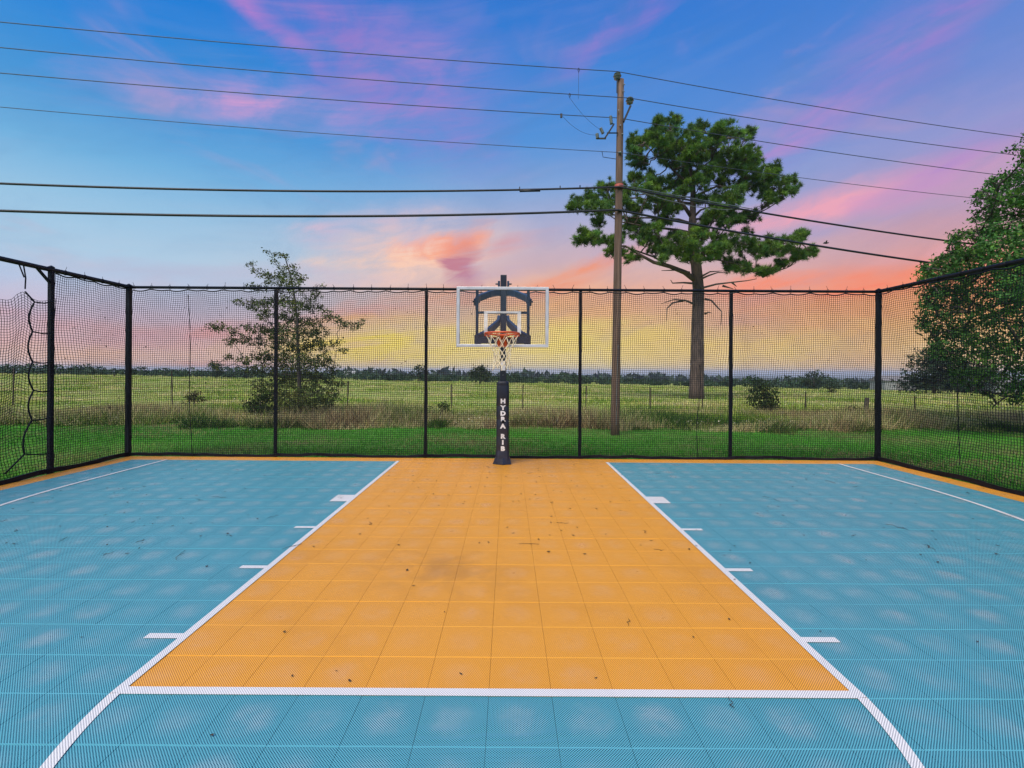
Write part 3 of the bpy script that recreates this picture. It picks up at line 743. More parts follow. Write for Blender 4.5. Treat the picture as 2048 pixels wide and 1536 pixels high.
for a, b_ in (((1223, 248), (1221, 232)), ((1206, 267), (1201, 256)), ((1195, 277), (1194, 267))):
    a, b_ = pp(*a, -.12), pp(*b_, -.12); L_ = (b_-a).length
    MB().lathe(a, [(.03 if k % 2 else .045, L_*k/9) for k in range(10)], 10, b_-a).build('arrester', M['porcelain'], up_, True)
for x, y in ((1246, 169), (1245, 183), (1243, 268), (1236, 222), (1240, 252), (1237, 306)):
    MB().lathe(pp(x, y, -.09), [(.016, 0), (.016, .05)], 8, (1 if x > 1242 else 0, -1 if x < 1242 else 0, 0)).build('bolt', M['galv'], up_)
MB().lathe(pp(1240, 306, -.095), [(.03, 0), (.035, .04), (.02, .06)], 10, (0, -1, 0)).build('spool_insulator', M['porcelain'], up_, True)
MB().tube([pp(1238, 370), pp(1238, 379)], [.112, .112], 16).build('red_band', M['redband'], up_, True)
MB().tube([pp(1236.2, 690, -.118), pp(1233.2, 780, -.124), pp(1232.4, 850, -.128)], .009, 6).build('ground_wire_moulding', M['galv'], up_)
MB().tube([pp(1232, 318, -.1), pp(1206, 314, -.2), pp(1204, 303, -.3)], .008, 5).build('service_loop', M['cable'], up_)
def spanpts(p0, p1, sag, n=40, ext=0.0):
    out = []
    for k in range(n+1):
        s_ = k/n; q = p0.lerp(p1, s_); q.z -= 4*sag*s_*(1-s_); out.append(q)
    return out
def lineL(y, Y=9.9): return px(0, y, Y)
wires = [
 ('power_line', (1235, 143), (0, 44), (2048, 275), .009, 'wire', 'thin topmost power line crossing the pink and blue sky', .10),
 ('power_line', (1259, 196), (0, 95), (2048, 312), .009, 'wire', 'thin power line second from the top, carried by the side insulator', .10),
 ('power_line', (1238, 236), (0, 146), (2048, 356), .009, 'wire', 'thin power line third from the top, passing behind the pole', .10),
 ('power_line', (1240, 305), (0, 214), (2048, 406), .007, 'wire', 'faint thin wire fourth from the top, tied to the pole front', .10),
 ('communication_cable', (1238, 374), (0, 367), (1905, 483), .024, 'cable', 'thick black cable at the red band on the pole', .04),
 ('communication_cable', (1236, 420), (0, 421.5), (1880, 528), .028, 'cable', 'thickest and lowest black cable running below the others', .04)]
for k, (nm, a, l_, r_, rad, m_, lab, sg) in enumerate(wires):
    P0 = px(*a, UY+(-.13 if k not in (2,) else .12))
    pl_ = px(*l_, 9.9); pr_ = px(*r_, 13.95 if r_[0] > 2000 else 13.6)
    # each span is a parabola through the attachment and the seen point, run on beyond the frame
    ptsL = []; ptsR = []
    for s_ in np.linspace(0, 2.2, 60):
        q = P0.lerp(pl_, s_); q.z += (-.25*s_*(1-s_) if k < 4 else -.55*s_*(1-s_))*1.0; ptsL.append(q)
    for s_ in np.linspace(0, 2.4, 60):
        q = P0.lerp(pr_, s_); q.z += -.3*s_*(1-s_)*(1 if k < 4 else .9); ptsR.append(q)
    o = MB().tube(list(reversed(ptsL))+ptsR[1:], rad, 6).build(nm, M[m_], None, True)
    tag(o, lab, 'cable' if 'cable' in nm else 'power line', 'cables on the utility pole')
    par = o
    def onL(x):
        for q in ptsL:
            if 1016+F*q.x/q.y <= x: return q
    if k < 2:
        q = onL(1169); MB().tube([q+Vector((0, -.01, .02)), q+Vector((.02, -.02, -.04)), q+Vector((0, -.02, -.11)), q+Vector((-.02, -.02, -.04)), q+Vector((0, -.01, .02))], .010, 5).build('line_clamp', M['cable'], par)
        e = pp(1206, 262, -.12) if k else q+Vector((0, 0, -.75))
        MB().tube(spanpts(q+Vector((0, -.02, -.1)), e, .1 if k else .0, 12), .004, 4).build('jumper_wire', M['wire'], par)
    if k == 2:
        q = onL(1143); MB().cbox(q+Vector((0, -.01, -.03)), (.025, .02, .05)).build('line_clamp', M['cable'], par)
        MB().tube(spanpts(q, pp(1194, 270, -.12), .14, 14), .004, 4).build('jumper_wire', M['wire'], par)
    if k == 4:
        for (xa, xb) in ((1038, 1090),):
            qa, qb = onL(xa), onL(xb); MB().tube([qa+Vector((0, -.02, -.035)), qb+Vector((0, -.02, -.035))], .032, 8).build('cable_splice', M['cable'], par, True)
        for xa in (1045, 1150, 1160, 1168, 1187):
            q = onL(xa); MB().cbox(q+Vector((0, 0, .04)), (.012, .012, .035)).build('cable_tie', M['cable'], par)
        MB().tube([ptsR[1], ptsR[3]+Vector((0, -.03, -.12)), ptsR[5]+Vector((0, -.03, -.16)), ptsR[7]+Vector((0, 0, -.10)), ptsR[8]], .010, 5).build('slack_loop', M['galv'], par)
        MB().tube([ptsR[k_]+Vector((0, -.02, .05)) for k_ in range(0, 10)], .010, 5).build('strand_wire', M['galv'], par)

# ------------------------------------------------------------------ trees
def jitter_col(base, n, v=.25, hue=.12):
    b_ = np.array(base); k = 1+npr.uniform(-v, v, (n, 1)); h = 1+npr.uniform(-hue, hue, (n, 3))
    return np.clip(b_*k*h, 0, 1)
def rand_unit(n):
    v = npr.normal(size=(n, 3)); return v/np.linalg.norm(v, axis=1, keepdims=True)
def leaves_mesh(cs, size, cols_):
    """one folded leaf (two triangles as a bent diamond) at each centre"""
    n = len(cs); a = rand_unit(n); up = np.tile(np.array([0, 0, 1.0]), (n, 1))*.6+rand_unit(n)*.8
    b_ = np.cross(a, up); b_ /= np.maximum(1e-6, np.linalg.norm(b_, axis=1, keepdims=True)); nn = np.cross(a, b_)
    s_ = size*npr.uniform(.65, 1.25, (n, 1))
    V = np.stack([cs+a*s_, cs+b_*s_*.5+nn*s_*.12, cs-a*s_, cs-b_*s_*.5+nn*s_*.12], axis=1).reshape(-1, 3)
    i = np.arange(n)*4
    Fc = np.concatenate([np.stack([i, i+1, i+2], 1), np.stack([i, i+2, i+3], 1)])
    return V, Fc, np.repeat(cols_, 4, axis=0)
def tufts_mesh(cs, dirs, length, nneedle, base):
    """sprays of needles around each centre"""
    n = len(cs); V = []; C = []
    cols_ = jitter_col(base, n, .2, .1)
    for k in range(nneedle):
        dv = dirs*.75+rand_unit(n); dv /= np.linalg.norm(dv, axis=1, keepdims=True)
        sd_ = np.cross(dv, rand_unit(n)); sd_ /= np.maximum(1e-6, np.linalg.norm(sd_, axis=1, keepdims=True))
        ln = length*npr.uniform(.6, 1.1, (n, 1)); wd = .016
        V.append(np.stack([cs-sd_*wd, cs+sd_*wd, cs+dv*ln], axis=1)); C.append(np.repeat(cols_[:, None, :]*npr.uniform(.8, 1.2, (n, 1, 1)), 3, axis=1))
    V = np.concatenate(V).reshape(-1, 3); C = np.concatenate(C).reshape(-1, 3)
    return V, np.arange(len(V)).reshape(-1, 3), C
def curve_pts(a, b_, bow, n=7, jit=.05):
    a, b_ = Vector(a), Vector(b_); L_ = (b_-a).length; out = []
    for k in range(n+1):
        s_ = k/n; q = a.lerp(b_, s_); q += Vector(bow)*(4*s_*(1-s_))
        if 0 < k < n: q += Vector((rnd.uniform(-1, 1), rnd.uniform(-1, 1), rnd.uniform(-1, 1)))*L_*jit
        out.append(q)
    return out

# --- the pine
PYD = 34.0
def zp(x, y, dy=0.0): return px(1120+x/3.2, 220+y/3.2, PYD+dy)
pb_ = zp(872, 1850); pb_.z = zt(pb_.x, PYD)
pine = empty('pine_tree', pb_); tag(pine, 'tall lone pine with a broad green crown beyond the pole', 'tree')
tr_ = [Vector((pb_.x, PYD, pb_.z-.4)), zp(873, 1780), zp(878, 1600), zp(882, 1350), zp(886, 1150), zp(872, 1000), zp(855, 860), zp(845, 760), zp(850, 640), zp(852, 540), zp(850, 450), zp(830, 350), zp(800, 250)]
trr = [.58, .51, .46, .42, .40, .37, .31, .28, .22, .19, .15, .11, .05]
MB().tube(tr_, trr, 14).build('trunk', M['bark'], pine, True)
limbs = [([(880, 1100), (800, 1040), (700, 1000), (600, 975), (500, 920), (420, 870)], .22, -1.2), ([(850, 790), (760, 770), (650, 755), (520, 740), (430, 720)], .13, -1.5),
 ([(845, 690), (790, 610), (740, 555), (650, 540), (560, 530)], .15, -1.0), ([(850, 690), (900, 640), (960, 620), (1040, 620)], .10, -1.3), ([(855, 560), (920, 525), (1000, 490), (1150, 500), (1300, 480)], .11, .8),
 ([(845, 480), (760, 420), (690, 350), (620, 300), (540, 210)], .10, -.6), ([(850, 450), (880, 380), (960, 330), (1100, 340)], .08, -.8), ([(820, 330), (760, 250), (720, 140)], .06, .5),
 ([(830, 350), (900, 260), (1000, 250), (1080, 180)], .07, .9), ([(870, 820), (930, 790), (1060, 830), (1200, 860), (1380, 870), (1520, 830)], .12, -1.0), ([(880, 960), (960, 950), (1060, 970), (1200, 1000), (1320, 1040)], .08, .8),
 ([(852, 600), (760, 590), (640, 600), (500, 560), (320, 580), (150, 600)], .11, 1.0), ([(850, 730), (760, 700), (600, 690), (400, 690), (260, 640)], .10, .4), ([(876, 900), (780, 890), (700, 910)], .07, -2.0), ([(870, 880), (890, 860), (900, 870)], .05, -2.4),
 ([(860, 700), (960, 690), (1100, 700), (1220, 680)], .08, 1.6), ([(700, 1000), (600, 940), (430, 880), (240, 820), (150, 815)], .08, .9)]
att = [Vector(p) for p in tr_[5:]]
for L_, r_, dep in limbs:
    P = [zp(x, y, dep*k/(len(L_)-1)) for k, (x, y) in enumerate(L_)]
    MB().tube(P, [r_*(1-.72*k/(len(P)-1)) for k in range(len(P))], 8).build('limb', M['bark'], pine, True)
    for a, b_ in zip(P, P[1:]): att += [a.lerp(b_, .5), b_]
dead = [[(905, 1140), (1000, 1115), (1100, 1103), (1200, 1092), (1260, 1080)], [(905, 1080), (950, 1060), (1010, 1040), (1070, 1042)], [(905, 1065), (960, 1035), (1040, 1030)], [(855, 1110), (790, 1105), (720, 1108), (708, 1088)],
 [(855, 1240), (800, 1218), (730, 1212), (650, 1240)], [(800, 1218), (720, 1235), (685, 1270), (682, 1350)], [(925, 1208), (970, 1220), (1010, 1265), (1035, 1290), (1030, 1375)], [(830, 1040), (740, 1025), (650, 1028)], [(925, 1305), (950, 1295), (975, 1300)], [(1040, 1125), (1110, 1145)], [(1100, 1103), (1130, 1130)]]
for P in dead:
    P = [zp(x, y, -.4-.15*k) for k, (x, y) in enumerate(P)]
    MB().tube(P, [.085*(1-.75*k/(len(P)-1)) for k in range(len(P))], 6).build('dead_branch', M['deadwood'], pine, True)
cl = [(540,180,70),(640,190,70),(700,90,60),(740,180,80),(820,190,70),(890,110,50),(920,270,70),(1080,120,70),(1170,140,50),(1080,210,80),(1000,330,70),(1170,330,90),(1200,290,60),(1080,360,70),(480,280,45),(500,340,50),(560,430,60),(480,430,40),
 (620,480,70),(700,470,70),(560,530,60),(630,600,60),(760,380,60),(860,330,60),(700,330,50),(440,500,50),(300,490,60),(100,600,50),(180,600,60),(250,580,70),(310,640,60),(230,690,50),(170,810,50),(240,820,60),(130,830,35),(330,900,40),(440,720,60),
 (480,790,70),(560,840,60),(430,930,50),(340,850,50),(1340,370,50),(1300,470,80),(1400,500,80),(1470,490,50),(1200,490,70),(1100,530,70),(1350,560,60),(1050,610,80),(1000,650,60),(1080,710,60),(1220,680,50),(1130,680,40),(940,700,50),(960,800,60),
 (870,870,80),(760,880,70),(700,920,50),(920,930,70),(1060,830,70),(1150,830,80),(1250,880,90),(1350,860,80),(1450,870,70),(1540,790,50),(1590,920,40),(1520,950,50),(1420,1000,40),(1320,1040,45),(1200,1010,50),(1120,960,50),(1100,1020,30),(650,700,50),(600,760,40),
 (590,150,50),(650,70,35),(1020,130,40),(470,220,40),(1230,380,50),(1360,400,45),(960,560,50),(780,540,40),(860,250,50),(380,560,45),(660,860,50),(820,960,50),(1000,900,60),(780,250,60),(660,260,60),(960,200,50),(780,320,50),(930,400,60),(800,450,50),(680,560,50),(1000,450,60),(900,480,50),(740,640,40),(520,620,50),(420,620,45),(900,760,50),(780,820,50),(620,900,45)]
cs = []; ds = []; cb = []; ch = []; tw = MB()
cl = cl+[(x+rnd.uniform(-.8, .8)*r_, y+rnd.uniform(-.7, .7)*r_, r_*rnd.uniform(.6, .9)) for x, y, r_ in cl]
for x, y, r_ in cl:
    edge = min(1, abs(x-860)/700); dep = rnd.choice((-1, 1))*rnd.uniform(.3, 3.6)*(1-.7*edge)
    if (x, y) in ((870, 870), (760, 880), (920, 930), (1050, 610), (1080, 710), (630, 480)): dep = -2.4
    c0 = zp(x, y, dep); rm = r_*.0114*1.08
    ns_ = int(8+rm*rm*18); sc_ = rand_unit(ns_)*npr.uniform(.3, 1.12, (ns_, 1))**.7*rm*np.array([1.12, 1.12, .66])
    n = 7; p = sc_
    for q in range(ns_):
        m_ = rnd.randint(5, 9); pp_ = rand_unit(m_)*npr.uniform(.2, 1.0, (m_, 1))*rnd.uniform(.12, .26)
        cs.append(pp_+sc_[q]+np.array(c0)); dd = sc_[q]/rm*.8+pp_*2+np.array([0, 0, .6]); ds.append(dd/np.linalg.norm(dd, axis=1, keepdims=True))
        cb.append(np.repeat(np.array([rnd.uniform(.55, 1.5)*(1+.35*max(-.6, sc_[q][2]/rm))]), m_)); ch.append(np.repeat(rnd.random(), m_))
    best = min(att, key=lambda q: (q-c0).length+max(0, q.z-c0.z)*1.2)
    P = curve_pts(best, c0, (0, 0, -.12*(c0-best).length), 6, .05); tw.tube(P, [.055*(1-.6*k/6) for k in range(7)], 5)
    for k in range(5):
        e = c0+Vector(tuple(p[rnd.randrange(ns_)]))*.95; tw.tube(curve_pts(P[4], e, (0, 0, -.06), 3, .06), [.028, .022, .016, .01], 4)
tag(tw.build('twigs', M['bark'], pine, True), kind='stuff')
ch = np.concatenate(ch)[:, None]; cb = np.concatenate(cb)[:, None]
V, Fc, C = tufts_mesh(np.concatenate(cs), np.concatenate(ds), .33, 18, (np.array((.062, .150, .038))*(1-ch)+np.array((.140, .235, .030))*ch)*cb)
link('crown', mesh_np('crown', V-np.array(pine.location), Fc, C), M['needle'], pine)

# --- broadleaf trees from their clumps
def broadleaf(name, label, base, trunk, tr_rad, clumps, leaf, base_col, dens, cat='tree', group=None, limb_r=.05, minn=25, twign=3, spray=None):
    spray = leaf*1.5 if spray is None else spray
    t_ = empty(name, base); tag(t_, label, cat, group)
    P = [Vector(p) for p in trunk]
    MB().tube(P, [tr_rad*(1-.8*k/(len(P)-1)) for k in range(len(P))], 9).build('trunk', M['oakbark'], t_, True)
    at_ = []
    for a, b_ in zip(P, P[1:]): at_ += [a.lerp(b_, s_) for s_ in (.25, .5, .75, 1)]
    order = sorted(clumps, key=lambda c: min((Vector(c[0])-q).length for q in at_)); mb_ = MB(); cs_ = []; cc = []
    for c0, rm in order:
        c0 = Vector(c0); best = min(at_, key=lambda q: (q-c0).length+max(0, q.z-c0.z)*.9)
        L_ = (c0-best).length
        Q = curve_pts(best, c0, (0, 0, .06*L_), 5, .06); r0 = limb_r*min(1, .25+L_*.35)
        mb_.tube(Q, [r0*(1-.7*k/5) for k in range(6)], 5); at_.append(c0); at_.append(Q[3])
        n = max(minn, int(dens*rm**2)); ng = max(3, n//11)
        gc = rand_unit(ng)*npr.uniform(.15, 1.15, (ng, 1))**.6*rm*np.array([1.15, 1.0, .85]); gi = npr.integers(0, ng, n)
        p = gc[gi]+npr.normal(0, 1, (n, 3))*spray*np.array([1, 1, .7])
        cs_.append(p+np.array(c0)); cc.append(jitter_col(np.array(base_col)*rnd.uniform(.75, 1.25)*(npr.uniform(.55, 1.5, (ng, 1))[gi])*np.where(npr.random((ng, 1)) < .25, np.array([[1.5, 1.25, .8]]), 1.0)[gi], n, .22, .1))
        for k in range(twign):
            e = c0+Vector(tuple(p[rnd.randrange(n)])); mb_.tube([Q[4], Q[4].lerp(e, .5)+Vector((0, 0, .02)), e], [r0*.3, r0*.22, r0*.1], 4)
    tag(mb_.build('branches', M['oakbark'], t_, True), kind='stuff')
    V, Fc, C = leaves_mesh(np.concatenate(cs_), leaf, np.concatenate(cc))
    link('crown', mesh_np('crown', V-np.array(t_.location), Fc, C), M['leaf'], t_)
    return t_
TY = 17.5
def zl(x, y, dy=0.0): return px(400+x/3.84, 480+y/3.84, TY+dy)
cl = [(510,90,22),(640,110,34),(560,150,25),(690,200,38),(600,200,24),(380,190,28),(430,240,30),(500,280,48),(580,290,50),(660,310,60),(760,310,48),(740,370,60),(640,370,50),(400,360,38),(470,370,38),(910,370,35),(300,480,40),(400,500,55),(480,500,65),(560,460,50),
 (650,480,70),(740,510,80),(830,500,70),(900,440,45),(930,520,40),(500,580,55),(640,600,70),(760,610,80),(860,640,70),(960,570,40),(1040,600,46),(1080,650,40),(1180,660,46),(1230,630,28),(80,670,36),(160,660,46),(260,690,46),(390,660,55),(470,690,60),(560,700,70),
 (660,700,80),(780,720,80),(900,720,70),(350,760,46),(260,790,44),(240,760,36),(450,780,60),(560,800,70),(680,820,90),(800,820,90),(930,820,70),(1040,800,40),(1090,850,28),(220,890,36),(330,910,46),(450,900,70),(570,920,90),(700,940,100),(830,940,100),(950,920,70),
 (1020,990,50),(130,970,36),(370,980,46),(500,1020,80),(640,1050,110),(780,1060,120),(920,1060,90),(1040,1110,60),(450,1120,60),(560,1180,100),(700,1190,120),(850,1200,120),(980,1200,90),(430,1290,90),(550,1300,80),(700,1290,110),(850,1290,100),(970,1280,70),(650,250,40),(590,120,25),(720,270,40),(540,330,40)]
clumps = []
for x, y, r_ in cl:
    e = min(1, abs(x-740)/600); c0 = zl(x, y, rnd.uniform(-1.5, 1.5)*(1-.7*e)*min(1, y/500)); clumps.append((c0, r_*.00489))
lb = zl(760, 1345); lb.z = zt(lb.x, TY)
broadleaf('young_oak_tree', 'ragged young oak with sparse top left of the hoop', lb, [lb-Vector((0, 0, .3)), zl(765, 1200), zl(760, 1000), zl(750, 800), zl(745, 600), zl(720, 400), zl(690, 260), zl(650, 120)], .085, clumps, .046, (.082, .112, .036), 2900, limb_r=.03, minn=20)
# right oak
OY = 13.2
def zo(x, y, dy=0.0): return px(x+8, y, OY+dy)
cl = [(2044,315,22),(2030,345,26),(2052,360,40),(1985,382,16),(2020,395,34),(2050,410,46),(1998,412,26),(1962,400,12),(1975,440,24),(2010,450,44),(2050,470,50),(1962,470,26),(1990,490,42),(2030,520,52),(1940,490,26),(1910,492,18),(1925,520,34),(1965,530,44),(1890,525,18),
 (1880,548,30),(1850,555,14),(1915,565,40),(1960,575,46),(2010,580,56),(1868,585,24),(1900,605,38),(1950,620,50),(2005,640,60),(2050,600,60),(1860,640,20),(1880,660,34),(1925,670,46),(1975,690,54),(2030,700,60),(1870,690,16),(1905,705,30),(1950,735,36),(2000,745,44),(2045,760,46),(2020,795,18),(2032,775,24)]
clumps = [(zo(x, y, rnd.uniform(-1.6, 2.2)), r_*OY/F*.95) for x, y, r_ in cl]
for x, y, r_ in cl:                  # ragged sprigs reaching out of the crown's edge
    if x < 2010:
        for q in range(8):
            a = rnd.uniform(1.5, 4.8); clumps.append((zo(x+r_*rnd.uniform(1.0, 1.5)*math.cos(a), y-r_*rnd.uniform(1.0, 1.5)*math.sin(a), rnd.uniform(-1, 1)), rnd.uniform(.07, .17)))
for k in range(95):
    a = rnd.uniform(0, 2*math.pi); q = rnd.uniform(.2, 1)**.5
    x, y = 2230+290*q*math.cos(a), 500+280*q*math.sin(a)
    if x < 2055: continue
    clumps.append((zo(x, y, rnd.uniform(-2.6, 2.6)), rnd.uniform(.55, .95)))
ob = zo(2240, 860); ob.z = zt(ob.x, OY)
broadleaf('oak_tree', 'large leafy oak crown overhanging the fence at right', ob, [ob-Vector((0, 0, .3)), zo(2235, 780), zo(2225, 690), zo(2200, 580), zo(2190, 450), zo(2180, 330)], .26, clumps, .050, (.058, .150, .036), 1800, limb_r=.06, twign=4, minn=14)
# vine-covered stump and scattered small trees, bushes
def bush(name, label, x, ybase, ytop, wpx, Y, colr, leaf, dens, n=14, cat='bush', group=None, trunk=False, flat=.5):
    c0 = px(x, ybase, Y); c0.z = zt(c0.x, Y); k = Y/F; H = (ybase-ytop)*k; W = wpx*k
    clm = []
    for i in range(n):
        a = rnd.uniform(0, 2*math.pi); q = rnd.random()**.5; hz = rnd.uniform(.42 if trunk else .15, .95)
        ww = W/2*(1-.55*abs(hz-.45)/.55)
        clm.append((c0+Vector((math.cos(a)*q*ww*.8, math.sin(a)*q*ww*.8, hz*H)), W*rnd.uniform(.16, .26)))
    return broadleaf(name, label, c0, [c0-Vector((0, 0, .1)), c0+Vector((.02*H, 0, H*.35)), c0+Vector((0, 0, H*.8))], W*.03+.02, clm, leaf, colr, dens, cat, group, limb_r=W*.02, minn=40, twign=2)
bush('vine_bush', 'leafy vine bush swallowing an old post right of the pine', 1527, 836, 775, 58, 19.5, (.040, .070, .020), .06, 1500, 16)
bush('sapling', 'small leafy sapling with an open top above the vine bush', 1507, 782, 742, 34, 46, (.040, .085, .035), .12, 260, 10, 'tree')
bush('field_tree', 'round dark bushy tree just left of the hoop post', 960, 764, 726, 52, 95, (.030, .055, .022), .22, 60, 18, 'tree')
bush('field_tree', 'small dark tree on the horizon left of the round one', 836, 762, 730, 30, 105, (.028, .055, .03), .24, 50, 12, 'tree')
bush('field_tree', 'wide rounded tree on the field edge right of the sapling', 1627, 782, 750, 52, 100, (.028, .055, .028), .24, 50, 16, 'tree')
bush('field_tree', 'spreading dark tree seen through the net beneath the oak', 1868, 785, 706, 110, 62, (.026, .048, .026), .18, 90, 26, 'tree')
bush('field_tree', 'low dark tree beside the far farm building on the right', 1940, 785, 730, 90, 70, (.024, .045, .024), .18, 80, 20, 'tree')
bush('field_tree', 'small tree above the far hedge left of the young oak', 432, 757, 724, 30, 100, (.03, .06, .035), .24, 50, 12, 'tree')
bush('field_shrub', 'small brown shrub growing beside the left seam rope', 388, 812, 786, 36, 22, (.062, .060, .022), .045, 1500, 10)
bush('field_shrub', 'low green shrub in the weeds left of the hoop post', 884, 840, 815, 44, 17, (.045, .075, .018), .04, 1800, 9)
bush('field_shrub', 'low dark green shrub at the foot of the young oak', 520, 848, 800, 70, 16.4, (.030, .060, .012), .045, 1800, 14)
bush('field_shrub', 'small dark shrub standing in the pasture right of the sapling', 1662, 786, 772, 18, 60, (.03, .05, .02), .12, 200, 6)
bush('field_shrub', 'low shrub in the weeds near the right corner post', 1718, 850, 822, 54, 16, (.05, .075, .022), .04, 1500, 9)

# far hedge and woods: one mass
cs = []; cc = []
for k in range(420):
    x = rnd.uniform(-175, 175); Y = rnd.uniform(112, 150); h = rnd.uniform(.8, 1.7)*(1.7 if math.sin(x*.09)+math.sin(x*.31+2) > .7 else 1)
    if x > 60: h *= 1.15
    z = zt(x, Y); w_ = rnd.uniform(1.5, 3.4); n = 90
    p = rand_unit(n)*npr.uniform(.3, 1, (n, 1))**.5*np.array([w_, w_, h*.55])+np.array([x, Y, z+h*.5])
    cs.append(p); cc.append(jitter_col(np.array((.045, .080, .042))*rnd.uniform(.7, 1.35), n, .3, .12))
V, Fc, C = leaves_mesh(np.concatenate(cs), .42, np.concatenate(cc))
tag(link('treeline', mesh_np('treeline', V, Fc, C), M['leaf']), 'dark hedge of scrub along the far edge of the pasture', 'treeline', kind='stuff')
cs = []; cc = []
for k in range(1500):
    Y = rnd.uniform(420, 2600); x = rnd.uniform(-1.25, 1.25)*Y; z = zt(x, Y); h = rnd.uniform(7, 12); w_ = rnd.uniform(8, 22); n = 26
    p = rand_unit(n)*npr.uniform(.4, 1, (n, 1))**.5*np.array([w_, w_, h*.5])+np.array([x, Y, z+h*.4])
    cs.append(p); cc.append(jitter_col(np.array((.030, .055, .026))*rnd.uniform(.75, 1.3), n, .25, .1))
V, Fc, C = leaves_mesh(np.concatenate(cs), 4.2, np.concatenate(cc))
tag(link('far_woods', mesh_np('far_woods', V, Fc, C), M['leaf']), 'distant bluish woods on the plain below the horizon', 'woods', kind='stuff')

# far buildings
def barn(label, x, ybase, Y, w_, h, roofh, wall, roof):
    c0 = px(x, ybase, Y); c0.z = zt(c0.x, Y)
    b_ = empty('farm_building', c0); tag(b_, label, 'building', 'far farm buildings')
    x0, x1, y0, y1 = c0.x-w_/2, c0.x+w_/2, Y-w_*.3, Y+w_*.3
    MB().box((x0, y0, c0.z-.5), (x1, y1, c0.z+h)).build('wall', wall, b_)
    MB().add([(x0-.3, y0-.3, c0.z+h), (x1+.3, y0-.3, c0.z+h), (x1+.3, y1+.3, c0.z+h), (x0-.3, y1+.3, c0.z+h), (x0-.3, Y, c0.z+h+roofh), (x1+.3, Y, c0.z+h+roofh)],
             [(0, 1, 5, 4), (2, 3, 4, 5), (1, 2, 5), (3, 0, 4), (3, 2, 1, 0)]).build('roof', roof, b_)
    MB().box((c0.x-w_*.15, y0-.06, c0.z), (c0.x+w_*.12, y0-.003, c0.z+h*.75)).build('door', M['roof'], b_)
barn('long low grey farm shed just right of the corner post', 1786, 780, 104, 7, 2.2, 1.2, M['house'], M['roof'])
barn('small white farm building under the oak at the far right', 1998, 785, 96, 5, 2.2, 1.3, M['house'], M['roof'])
barn('pale pitched roof house far off right of the young oak', 700, 758, 160, 3.2, .8, 1.3, M['house'], M['house'])

# ------------------------------------------------------------------ farm fence posts
fps = [(26, 786, 736, 0, 'thin steel farm fence post at the far left edge'), (345, 800, 742, 0, 'thin steel farm fence post left of the brown shrub'), (695, 815, 762, 0, 'thin steel farm fence post just right of the young oak'),
 (903, 818, 768, 0, 'thin steel farm fence post left of the hoop post'), (1045, 822, 769, 0, 'thin steel farm fence post right of the hoop post'), (1171, 822, 772, 0, 'thin steel farm fence post left of the utility pole'),
 (1300, 822, 775, 0, 'thin steel farm fence post between utility pole and pine'), (1405, 828, 780, 0, 'thin steel farm fence post in front of the pine trunk'), (1611, 826, 783, 0, 'thin steel farm fence post right of the vine bush'),
 (1729, 836, 795, 1, 'thick leaning wooden fence post left of the right corner post'), (1830, 836, 792, 0, 'thin steel farm fence post right of the right corner post')]
for x, yb, ytp, thick, lab in fps:
    Y = 21.0; p0 = px(x, yb, Y); p1 = px(x+(5 if thick else rnd.uniform(-2, 2)), ytp, Y); p0.z = zt(p0.x, Y)-.3
    b0 = Vector((p0.x, p0.y, zt(p0.x, Y)))
    if thick:
        e_ = empty('wooden_fence_post', b0); tag(e_, lab, 'fence post')
        MB().tube([p0, p0.lerp(p1, .5)+Vector((.02, 0, 0)), p1], [.11, .10, .09], 9).build('shaft', M['oakbark'], e_)
        MB().tube([p0.lerp(p1, .8)+Vector((-.12, 0, 0)), p0.lerp(p1, .82)+Vector((.12, -.02, 0))], .008, 5).build('wire_staple', M['rust'], e_)
    else:
        e_ = empty('steel_fence_post', b0); tag(e_, lab, 'fence post', 'steel posts of the farm fence')
        MB().bar([p0, p1], .045, .03).build('shaft', M['rust'], e_)
        MB().cbox(p0.lerp(p1, .15)+Vector((0, -.02, 0)), (.05, .004, .06)).build('anchor_plate', M['rust'], e_)
a_, b_ = px(-200, 770, 21), px(2250, 800, 21)
for fz, nm in ((1.05, 'topmost'), (.7, 'middle')):
    P = []
    for k in range(90):
        x = -27+56*k/89; P.append((x, 21.0, zt(x, 21)+fz+.03*math.sin(k*2.1)))
    tag(MB().tube(P, .0035, 4).build('fence_wire', M['rust']), f'{nm} rusty wire strung along the farm fence posts', 'wire')

